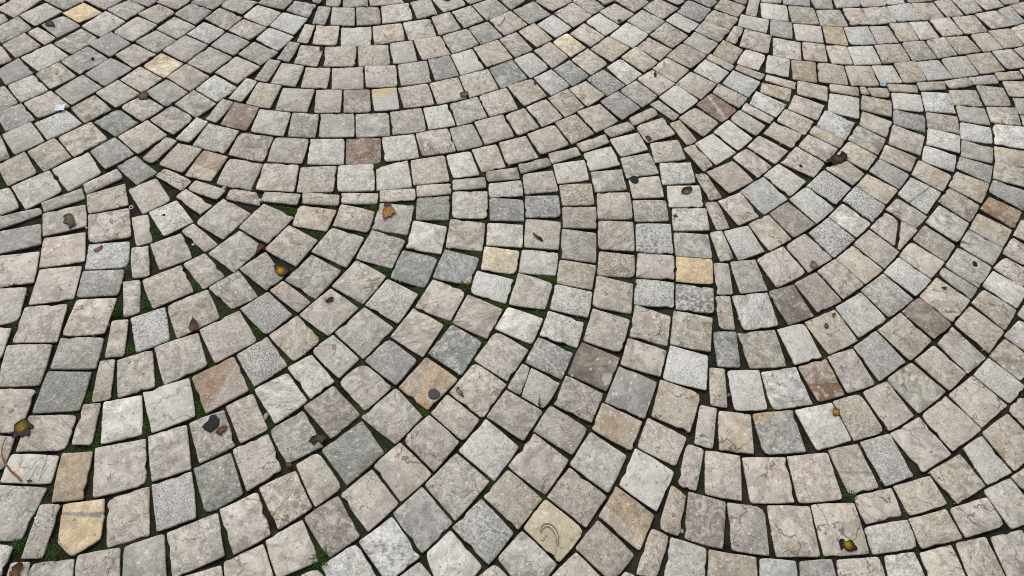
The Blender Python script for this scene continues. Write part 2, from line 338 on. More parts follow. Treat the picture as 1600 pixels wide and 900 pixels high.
 "p915,1305,1003,1288,1040,1497,958,1510;b2438,2533,2531,2659,2384,2796,2283,2679;g-2807,3166,-2684,3343,-2856,3450,-2963,3275;n-242,3134,-66,3227,-152,3410,-328,3322;w103,3090,277,3196,178,3369,9,3260;w1270,2658,1399,2740,1312,2927,1167,2840;"
 "b257,2534,448,2545,445,2708,248,2690;l2749,2247,2852,2378,2692,2496,2599,2383;S2075,2779,2179,2912,2020,3049,1920,2925;w-1960,2694,-1908,2894,-2067,2931,-2122,2748;t-2879,2482,-2759,2597,-2900,2749,-3009,2630;w-234,3379,-60,3481,-148,3672,-328,3571;"
 "n-2945,3021,-2807,3152,-2985,3280,-3092,3140;l1956,2653,2064,2769,1922,2911,1813,2791;w1586,3195,1778,3097,1872,3231,1708,3353;l1609,2921,1729,3060,1577,3195,1467,3078;t-1904,1249,-1823,1274,-1879,1478,-1948,1463;n-431,3281,-250,3378,-333,3565,-503,3475;"
 "q249,2698,439,2729,418,2891,224,2859;s843,2929,1047,2973,1028,3139,833,3108;w-1928,1480,-1840,1496,-1901,1705,-1980,1688;t2666,2845,2766,2985,2616,3113,2513,2992;g-2674,3352,-2565,3539,-2743,3626,-2842,3452;t2622,1799,2742,1927,2618,2049,2501,1935;"
 "n439,2821,630,2869,604,3032,409,2985;g-2872,3443,-2757,3620,-2933,3725,-3040,3549;w-783,3390,-595,3445,-665,3647,-853,3579;n-1271,3511,-1069,3542,-1109,3748,-1312,3713;n-2116,2987,-2040,3147,-2212,3240,-2300,3099;R1257,3519,1370,3653,1207,3787,1095,3659;"
 "Y-2340,3481,-2272,3642,-2449,3726,-2520,3575;h-963,3341,-808,3377,-861,3579,-1018,3540;s-3137,3440,-3012,3613,-3176,3718,-3305,3554;q2780,3001,2878,3169,2698,3255,2613,3126;w28,2756,224,2804,182,2965,1,2912;w2317,3450,2508,3377,2581,3555,2388,3636;"
 "w-384,3548,-202,3657,-287,3838,-473,3742;w-1053,3550,-855,3589,-899,3794,-1102,3753;n-1844,455,-1661,470,-1694,569,-1852,537;n629,2955,827,3020,773,3181,591,3119;w-1873,3483,-1773,3668,-1959,3755,-2048,3572;l-402,2835,-250,2878,-325,3078,-469,3024;"
 "w-577,3455,-398,3539,-477,3730,-657,3648;O2924,2825,3018,2968,2848,3070,2758,2959;w660,2796,848,2832,826,3005,639,2948;n-835,3601,-643,3663,-704,3871,-893,3806;R-1698,3074,-1677,3286,-1840,3313,-1865,3106;n-1438,3057,-1273,3066,-1296,3273,-1463,3269;"
 "l217,2864,404,2921,373,3082,181,3022;d-2441,2933,-2358,3069,-2520,3176,-2620,3039;s3027,3537,3247,3510,3308,3727,3078,3735;n-2533,3172,-2434,3314,-2616,3425,-2707,3286;l1182,3130,1320,3251,1185,3407,1065,3306;n-2072,3559,-1977,3737,-2159,3828,-2253,3642;"
 "w414,610,481,675,370,770,263,656;t-2666,3020,-2553,3155,-2711,3279,-2811,3147;S1148,701,1317,715,1318,813,1160,809;w-1371,3725,-1164,3747,-1196,3957,-1405,3922;t1009,1510,1093,1506,1100,1718,1020,1716;w439,3320,587,3450,466,3592,316,3493;"
 "t2566,3073,2661,3214,2479,3328,2402,3197;t2182,2920,2288,3054,2123,3173,2034,3064;t-1142,3753,-938,3800,-985,3999,-1189,3959;n-2261,3646,-2168,3836,-2349,3915,-2446,3739;w-240,2904,-100,2967,-174,3154,-319,3084;D-185,3658,-17,3789,-133,3960,-284,3851;"
 "g-2237,3217,-2149,3370,-2323,3472,-2411,3329;g-2185,2576,-2100,2682,-2272,2799,-2352,2705;q292,3203,433,3314,311,3474,179,3383;s1876,3567,2043,3452,2139,3624,1960,3726;b-1151,3305,-983,3332,-1026,3540,-1194,3512;w1125,3370,1244,3517,1090,3646,974,3524;"
 "t-298,3859,-127,3974,-248,4158,-411,4046;s1980,3718,2178,3670,2221,3879,2025,3908;w804,3106,1003,3165,961,3325,778,3270;g-405,3064,-249,3129,-338,3311,-478,3253;l-3111,3144,-2997,3278,-3152,3404,-3256,3281;t-24,3504,120,3624,15,3786,-145,3679;"
 "n-2333,3072,-2247,3213,-2414,3305,-2513,3181;l1335,3274,1444,3398,1300,3549,1187,3417;w-1330,3280,-1170,3300,-1202,3512,-1366,3490;b-2140,3375,-2064,3533,-2249,3631,-2328,3487;w2326,2758,2423,2867,2269,2994,2175,2894;g2294,3060,2391,3194,2227,3309,2135,3188;"
 "w762,3270,949,3373,875,3521,691,3415;n-3005,3632,-2894,3809,-3057,3905,-3167,3722;s-1949,3304,-1862,3456,-2041,3558,-2116,3400;t-2990,3285,-2880,3423,-3045,3543,-3147,3412;l408,2991,594,3064,537,3218,364,3136;t1139,3722,1258,3892,1087,4000,972,3851;"
 "n-1928,1708,-1858,1748,-1928,1943,-2010,1919;t-1609,3286,-1590,3501,-1748,3518,-1771,3310;n-2033,3152,-1945,3288,-2120,3392,-2203,3254;l-602,3220,-440,3279,-515,3466,-664,3410;w-2424,3322,-2349,3471,-2531,3571,-2609,3430;w-1079,1827,-1027,1895,-1201,2013,-1257,1945;"
 "s2650,3806,2857,3808,2866,4015,2671,4004;w-735,3870,-554,3967,-648,4148,-825,4069;t1960,3320,2133,3201,2224,3334,2061,3445;w-2668,3802,-2563,3991,-2734,4072,-2839,3890;l597,3130,769,3213,710,3359,526,3275;l-2884,3821,-2789,4005,-2961,4098,-3059,3916;"
 "g611,3461,732,3587,586,3732,465,3618;t2057,3458,2231,3346,2313,3493,2149,3601;g1325,716,1487,729,1476,833,1334,813;l993,3562,1120,3705,975,3838,853,3701;l2567,3475,2768,3422,2815,3586,2615,3632;n1725,3361,1893,3232,1981,3368,1809,3482;"
 "n101,3331,232,3438,113,3602,-13,3502;l-1304,3950,-1103,3984,-1138,4188,-1341,4145;w1395,3315,1558,3187,1658,3313,1483,3428;w-1081,3989,-883,4058,-933,4249,-1131,4193;w1436,3059,1536,3169,1391,3309,1290,3210;w-1469,3503,-1301,3511,-1321,3721,-1485,3705;"
 "t2918,3221,3117,3163,3172,3326,2980,3379;q2190,3993,2390,4025,2371,4230,2182,4205;t2230,3316,2405,3218,2478,3353,2300,3450;s2500,3326,2687,3254,2742,3401,2556,3470;w-47,3235,84,3324,-20,3498,-144,3411;n-543,3971,-371,4094,-470,4257,-640,4152;"
 "q1968,4004,2169,3997,2174,4201,1991,4217;k3027,2972,3107,3131,2915,3215,2856,3110;g-3080,2889,-2961,3012,-3099,3135,-3204,3026;n-1973,1945,-1890,1972,-1967,2163,-2050,2137;s1463,3784,1561,3951,1382,4053,1295,3904;t546,4018,675,4189,522,4308,397,4151;"
 "n-3346,3864,-3236,4045,-3398,4137,-3504,3969;w1457,4321,1654,4261,1708,4475,1518,4529;b2620,3640,2819,3598,2853,3775,2652,3799;n3081,3908,3274,3936,3273,4123,3077,4117;t246,3438,368,3551,251,3707,125,3600;b1089,4029,1214,4186,1046,4304,926,4138;"
 "g-2749,3630,-2667,3782,-2837,3880,-2931,3733;g2771,3402,2964,3364,3013,3510,2819,3558;n-855,4067,-674,4146,-744,4337,-929,4260;w1094,1947,1176,1952,1174,2166,1091,2157;l-463,3757,-313,3846,-415,4036,-555,3956;n-1503,3506,-1492,3710,-1648,3723,-1668,3518;"
 "k2885,3175,2952,3333,2761,3397,2711,3293;q1513,3445,1680,3328,1766,3469,1595,3565;l2947,4179,3141,4238,3100,4435,2904,4381;l-1068,4228,-863,4296,-921,4487,-1114,4425;t2013,3060,2110,3171,2014,3276,1856,3186;s2819,3565,3020,3544,3055,3697,2860,3730;"
 "k515,3677,638,3801,488,3948,378,3836;n-2563,3545,-2470,3698,-2649,3785,-2727,3652;n741,3590,851,3714,710,3858,597,3740;w1616,3583,1788,3466,1870,3607,1695,3708;q973,4233,1100,4389,942,4524,816,4359;w-204,4205,-49,4356,-187,4503,-328,4366;"
 "g-623,3679,-472,3751,-560,3947,-699,3880;s1457,3721,1619,3608,1710,3747,1519,3862;l698,4204,817,4365,655,4481,529,4312;w1712,3708,1893,3618,1964,3766,1776,3855;k2399,3644,2594,3592,2632,3753,2430,3794;q2466,4271,2681,4321,2644,4512,2447,4469;"
 "n-1778,3679,-1692,3825,-1884,3914,-1956,3777;w857,3720,977,3856,821,3985,716,3873;p1101,2167,1191,2179,1187,2388,1103,2381;l1688,4254,1887,4232,1911,4429,1712,4456;l2436,3799,2640,3797,2658,3969,2457,3966;s148,3630,267,3751,137,3898,20,3792;"
 "s-1637,4015,-1584,4205,-1775,4258,-1828,4092;n-3327,3544,-3228,3688,-3385,3797,-3472,3657;k-1976,3751,-1907,3908,-2093,3990,-2157,3836;q3153,4249,3346,4315,3298,4505,3106,4451;l-176,2713,19,2750,-1,2869,-192,2821;t3070,3744,3270,3741,3288,3916,3084,3900;"
 "n-2479,3712,-2389,3860,-2561,3948,-2654,3809;n-921,3808,-766,3859,-831,4066,-980,4012;w385,3548,499,3681,370,3813,259,3712;s2,3785,124,3917,-6,4063,-125,3963;w-2030,2152,-1954,2191,-2043,2372,-2125,2341;s2260,4228,2458,4265,2437,4464,2248,4431;"
 "w406,3878,523,4007,379,4156,268,4021;w274,4365,409,4528,259,4661,129,4513;s2749,4125,2940,4174,2885,4370,2713,4323;t2164,3605,2323,3514,2394,3668,2212,3747;k284,3746,396,3874,258,4018,150,3903;g-3269,3285,-3153,3417,-3312,3550,-3392,3404;"
 "s-1700,3838,-1633,4003,-1825,4079,-1881,3937;s2271,4445,2470,4483,2452,4694,2262,4656;n2689,4324,2885,4382,2834,4574,2654,4532;t2204,3758,2401,3715,2438,3876,2243,3907;T1794,4017,1955,4003,1982,4219,1812,4225;g2858,3737,3059,3721,3071,3884,2877,3893;"
 "n-1568,3725,-1411,3720,-1412,3928,-1569,3923;w976,3870,1081,4017,928,4127,822,3998;l1879,4445,2077,4440,2093,4641,1887,4642;w1793,3856,1992,3811,2024,3970,1822,4007;n-2599,2319,-2426,2447,-2475,2520,-2645,2385;n-42,4360,108,4500,-24,4643,-171,4505;"
 "l646,3803,755,3932,607,4074,509,3964;s-2171,3847,-2098,3999,-2279,4081,-2348,3930;n816,4378,942,4541,775,4652,658,4497;n143,3907,249,4037,115,4187,5,4077;p-1659,2153,-1605,2212,-1778,2335,-1828,2276;t2992,3384,3192,3348,3232,3500,3025,3528;"
 "w-1492,3934,-1329,3943,-1349,4146,-1511,4134;n-2394,3873,-2314,4022,-2491,4105,-2567,3961;l1265,3896,1360,4032,1198,4146,1105,4007;n-115,3984,3,4085,-125,4264,-241,4163;n2507,2280,2568,2361,2412,2489,2368,2439;g-359,4092,-214,4199,-337,4364,-466,4267;"
 "t769,3951,867,4067,717,4208,608,4083;g-3164,3779,-3059,3916,-3215,4009,-3322,3892;t1884,4649,2088,4668,2077,4864,1879,4861;t2571,4078,2738,4120,2705,4319,2542,4276;l-1843,4084,-1786,4251,-1972,4314,-2038,4173;l1605,4051,1762,4025,1806,4231,1647,4250;"
 "t3165,4691,3363,4763,3317,4957,3127,4895;n1466,3420,1540,3524,1384,3657,1305,3554;q2870,3900,3072,3911,3068,4073,2876,4054;q3049,4439,3237,4509,3186,4688,3004,4633;n-2097,4008,-2031,4161,-2214,4241,-2280,4105;n2097,4648,2306,4673,2278,4872,2090,4845;"
 "n-3485,3673,-3357,3849,-3504,3959,-3599,3808;w-1918,3923,-1837,4072,-2023,4146,-2088,4007;n-658,4152,-515,4241,-615,4427,-740,4348;n-1414,4149,-1253,4172,-1290,4374,-1448,4351;b-1239,4179,-1078,4217,-1120,4410,-1283,4379;w-2432,2479,-2278,2619,-2335,2684,-2483,2546;"
 "Y264,4040,370,4160,230,4305,127,4186;l2478,4721,2686,4773,2637,4957,2449,4917;t26,4112,134,4222,-6,4379,-113,4260;l1660,4676,1860,4667,1871,4856,1674,4871;w401,4171,500,4296,349,4434,250,4294;w-1763,2401,-1716,2472,-1899,2574,-1936,2509;"
 "w1902,4230,2069,4228,2081,4431,1919,4430;g-2321,4035,-2252,4190,-2418,4262,-2499,4127;w881,4089,975,4221,807,4337,722,4214;w-797,2605,-597,2638,-612,2723,-813,2692;l2401,4047,2562,4078,2534,4263,2378,4242;p2834,2400,2922,2510,2798,2602,2703,2520;"
 "s153,4238,264,4363,121,4502,13,4373;t1390,4119,1483,4292,1346,4379,1254,4207;n-494,4255,-365,4370,-475,4527,-606,4426;t1142,2393,1220,2415,1170,2615,1097,2593;n1316,4345,1407,4492,1233,4590,1144,4452;n-1704,2513,-1675,2591,-1872,2654,-1902,2581;"
 "n3395,4784,3582,4859,3509,5036,3321,4967;n1217,4197,1311,4333,1146,4441,1054,4309;k1197,4565,1295,4737,1121,4825,1030,4658;t2890,4828,3081,4891,3035,5079,2844,5026;s2693,4780,2881,4826,2834,5025,2647,4968;g-2786,2173,-2605,2313,-2638,2356,-2835,2252;"
 "t-1227,2542,-1024,2549,-1033,2628,-1244,2622;y-3087,3947,-2978,4078,-3141,4163,-3235,4031;q3423,4567,3582,4622,3536,4819,3362,4767;w-1012,2571,-809,2590,-818,2670,-1029,2650;n3356,4312,3531,4377,3474,4570,3307,4515;t-2575,4006,-2493,4155,-2644,4226,-2741,4094;"
 "w2096,4214,2247,4225,2240,4433,2088,4418;n-1460,2534,-1253,2525,-1248,2609,-1459,2605;n-2792,4019,-2707,4167,-2851,4235,-2961,4110;n-344,4371,-193,4508,-315,4638,-469,4533;l502,4305,608,4434,456,4561,357,4444;w-1919,2559,-1889,2642,-2074,2720,-2106,2655;"
 "p2992,4640,3157,4691,3106,4888,2937,4835;l1565,4077,1639,4246,1497,4300,1413,4131;l1469,4553,1675,4500,1713,4659,1508,4702;w1142,2616,1218,2639,1163,2837,1085,2817;p2480,4489,2644,4527,2610,4725,2460,4699;w1381,3669,1453,3770,1267,3890,1218,3794;"
 "t3247,4502,3415,4563,3355,4751,3208,4696;w2893,4386,3041,4437,2995,4634,2844,4581;T2098,4445,2259,4440,2254,4652,2101,4639;p-2156,2741,-2072,2939,-2151,2967,-2228,2779;w-1455,2503,-1502,2599,-1662,2612,-1665,2537;w595,4455,718,4589,571,4702,458,4585;"
 "l2811,4579,2967,4633,2931,4829,2776,4792;l-2002,2934,-1945,3128,-2028,3157,-2090,2954;n-295,543,-202,594,-286,677,-395,579;l-2836,2259,-2743,2339,-2870,2480,-2950,2428;w-594,2670,-402,2719,-412,2796,-609,2753;n-394,2742,-202,2784,-216,2867,-407,2825;"
 "b-197,2828,-9,2880,-32,2971,-217,2906;t2651,4540,2802,4577,2767,4778,2618,4748;l1103,4410,1189,4537,1023,4654,939,4536;t1547,3852,1735,3780,1768,3908,1571,3958;t1410,4509,1489,4650,1309,4731,1229,4605;t1119,2837,1197,2866,1116,3060,1043,3043;"
 "t1100,3064,1165,3122,1062,3296,987,3253;g1698,4484,1856,4461,1880,4649,1722,4664;n924,4561,1052,4715,894,4822,782,4680;n-835,4314,-699,4385,-775,4562,-917,4496;w2314,4678,2471,4710,2440,4911,2295,4883;n2710,1972,2825,2109,2737,2178,2618,2065;"
 "w-3525,3940,-3429,4147,-3579,4209,-3685,4025;p2904,2545,2998,2668,2890,2757,2790,2631;g-1584,4213,-1564,4379,-1731,4403,-1758,4278;t1815,3490,1992,3372,2035,3445,1860,3564;l-1798,3322,-1754,3528,-1833,3544,-1886,3340;w-2183,875,-2149,915,-2169,1058,-2270,1053;"
 "w-1931,448,-1852,455,-1866,545,-1944,535;n175,3026,352,3121,323,3185,148,3109;n-1898,3125,-1845,3320,-1924,3338,-1974,3147;t1014,3279,1082,3331,981,3505,912,3465;w2577,1524,2669,1662,2589,1713,2493,1625;n-5,2916,173,3008,149,3070,-30,2994;"
 "t1481,4664,1560,4810,1386,4886,1309,4743;t357,3141,526,3245,501,3319,319,3210;n-2045,4194,-1971,4343,-2170,4384,-2220,4254;n-1693,3524,-1653,3737,-1735,3746,-1779,3542;n-3202,3039,-3126,3146,-3279,3284,-3321,3211;w3285,4029,3444,4050,3485,4212,3279,4185;"
 "n3096,4896,3231,4938,3183,5145,3041,5089;w534,3288,690,3388,649,3457,486,3350;t679,3421,850,3543,811,3612,654,3493;w35,579,119,623,30,695,-44,631;w-3208,3693,-3164,3770,-3329,3868,-3377,3802;n-660,4409,-503,4521,-603,4663,-760,4548;"
 "g-1602,3736,-1576,3936,-1651,3945,-1691,3753;g-1454,4147,-1455,4356,-1549,4355,-1542,4147;w1396,3657,1572,3546,1605,3601,1432,3727;n941,3494,984,3551,853,3689,793,3638;n3256,4949,3399,5009,3349,5195,3193,5135;g3590,4863,3697,4924,3638,5116,3520,5046;"
 "l-1995,457,-1949,471,-1956,595,-2066,602;t2031,3916,2224,3898,2233,3986,2037,3992;w-1228,498,-1064,519,-1095,594,-1233,538;n3069,4122,3256,4163,3247,4251,3047,4200;n406,4542,502,4647,358,4802,255,4681;w716,4615,830,4756,683,4909,554,4760;"
 "t2665,4010,2850,4045,2858,4127,2657,4091;t3263,4189,3450,4239,3448,4324,3253,4274;t2448,3974,2645,3987,2651,4064,2442,4047;w-1523,3939,-1518,4136,-1592,4145,-1603,3948;w119,4537,262,4676,125,4796,-13,4642;w1592,3975,1792,3908,1808,3979,1613,4041;"
 "w2886,4063,3062,4111,3039,4196,2859,4138;g-3236,4069,-3162,4177,-3340,4251,-3450,4171;b-1775,4280,-1739,4403,-1927,4446,-1971,4321;g-2971,4106,-2901,4239,-3057,4329,-3160,4194;l-2455,1397,-2409,1433,-2440,1599,-2550,1590;w3426,5019,3585,5093,3542,5253,3365,5161;"
 "g-2256,4214,-2197,4337,-2372,4379,-2436,4276;t2452,1201,2545,1256,2485,1334,2396,1278;n-2496,4176,-2433,4300,-2585,4372,-2666,4243;t2316,3905,2441,3911,2437,4006,2292,3991;s2252,4881,2444,4928,2432,5062,2244,5009;w1432,4341,1509,4525,1445,4555,1363,4378;"
 "w1363,4041,1401,4096,1237,4208,1203,4153;t1565,3972,1603,4034,1422,4118,1398,4070;w1622,4689,1676,4901,1593,4901,1545,4713;g-1374,4371,-1201,4404,-1228,4524,-1404,4498;n2090,4858,2228,4874,2239,5040,2066,4966;w3598,4631,3772,4795,3674,4901,3544,4822;"
 "w2460,4928,2656,4975,2648,5119,2443,5036;t2986,2720,3088,2864,2994,2908,2895,2771;k1849,4869,2051,4874,2067,5020,1856,4976;w-1186,4410,-951,4488,-1008,4556,-1220,4525;n-3025,2651,-2962,2692,-3101,2864,-3120,2800;n-179,4505,-84,4638,-167,4729,-279,4624;"
 "w-3401,3459,-3337,3518,-3472,3647,-3481,3541;k3293,3855,3409,3870,3448,4022,3302,4023;n-717,503,-642,550,-698,611,-765,583;t3703,4982,3861,5091,3778,5188,3642,5129;g1288,4750,1350,4834,1236,4965,1126,4862;g-2701,4186,-2664,4264,-2806,4363,-2882,4254;"
 "t-1396,4366,-1414,4520,-1515,4505,-1496,4366;t3552,4430,3666,4534,3612,4628,3483,4565;n2799,2140,2874,2250,2796,2281,2731,2205;n2664,4986,2806,5025,2804,5118,2660,5069;n-3593,3838,-3550,3915,-3631,3989,-3682,3898;w1047,4747,1100,4804,1030,4909,919,4832;"
 "n3602,5127,3740,5181,3728,5277,3575,5226;g1544,4824,1570,4849,1582,4961,1404,4908;t2240,3916,2297,3915,2282,3994,2242,3989;n-482,4534,-393,4604,-466,4732,-593,4663;t495,4667,570,4729,489,4842,413,4778;n597,647,634,688,580,709,557,682;"
 "l1684,4879,1835,4884,1848,4975,1685,4951;w2835,5032,3043,5102,3001,5170,2821,5090;w3470,4242,3548,4273,3550,4372,3454,4337;t-3160,4166,-3150,4191,-3239,4266,-3280,4228;n3282,3738,3405,3743,3424,3843,3296,3848")
CRACKS = {'1': (((1.1248, 1.4181), (1.0835, 1.2952)), .0075), '2': (((0.0649, 0.8246), (0.0437, 0.7323)), .0022)}
TWO_TONE = [((-0.8635, 0.3577), [((-0.9119, 0.373), (-0.8285, 0.3819)), ((-0.9093, 0.3672), (-0.8246, 0.3698))], [((1, -1), (152, 143, 136))]), ((-0.4569, 1.7314), [((-0.494, 1.7206), (-0.4192, 1.7715))], [((1,), (206, 201, 200)), ((-1,), (214, 196, 160))]), ((-1.2003, 1.7989), [((-1.2374, 1.7716), (-1.173, 1.8383))], [((-1,), (203, 188, 162))]), ((-0.6739, 0.6894), [((-0.6797, 0.6328), (-0.6487, 0.757))], [((1,), (180, 172, 165)), ((-1,), (168, 146, 128))]), ((-0.2, 0.7436), [((-0.2033, 0.6977), (-0.1834, 0.8028)), ((-0.189, 0.694), (-0.1606, 0.7918))], [((1, -1), (188, 165, 138)), ((-1, -1), (186, 174, 160)), ((1, 1), (184, 170, 152))]), ((-0.919, 1.3785), [((-0.9592, 1.3865), (-0.8576, 1.3489))], [((-1,), (160, 140, 126)), ((1,), (186, 176, 166))]), ((0.2772, 0.6773), [((0.2851, 0.6414), (0.2562, 0.7263))], [((1,), (186, 177, 167))]), ((0.2973, 0.4647), [((0.2466, 0.4855), (0.3257, 0.426))], [((1,), (187, 177, 165))]), ((0.6126, 1.826), [((0.5961, 1.8818), (0.6449, 1.7863)), ((0.587, 1.873), (0.6341, 1.7777))], [((1, -1), (205, 190, 180))]), ((1.2075, 1.5156), [((1.1762, 1.4953), (1.2396, 1.5493)), ((1.1761, 1.4877), (1.2405, 1.5415))], [((1, -1), (140, 142, 146))]), ((-0.1551, 1.1024), [((-0.1389, 1.037), (-0.0894, 1.1052))], [((1,), (186, 172, 146))]), ((0.824, 0.6251), [((0.7928, 0.6177), (0.8697, 0.6223)), ((0.7918, 0.6121), (0.8661, 0.616))], [((1, -1), (150, 150, 154))]), ((0.6644, 0.6987), [((0.6006, 0.7091), (0.6577, 0.7391))], [((-1,), (180, 158, 130))]), ((0.7924, 0.8447), [((0.7325, 0.831), (0.8468, 0.8527))], [((1,), (146, 116, 92)), ((-1,), (172, 157, 146))])]
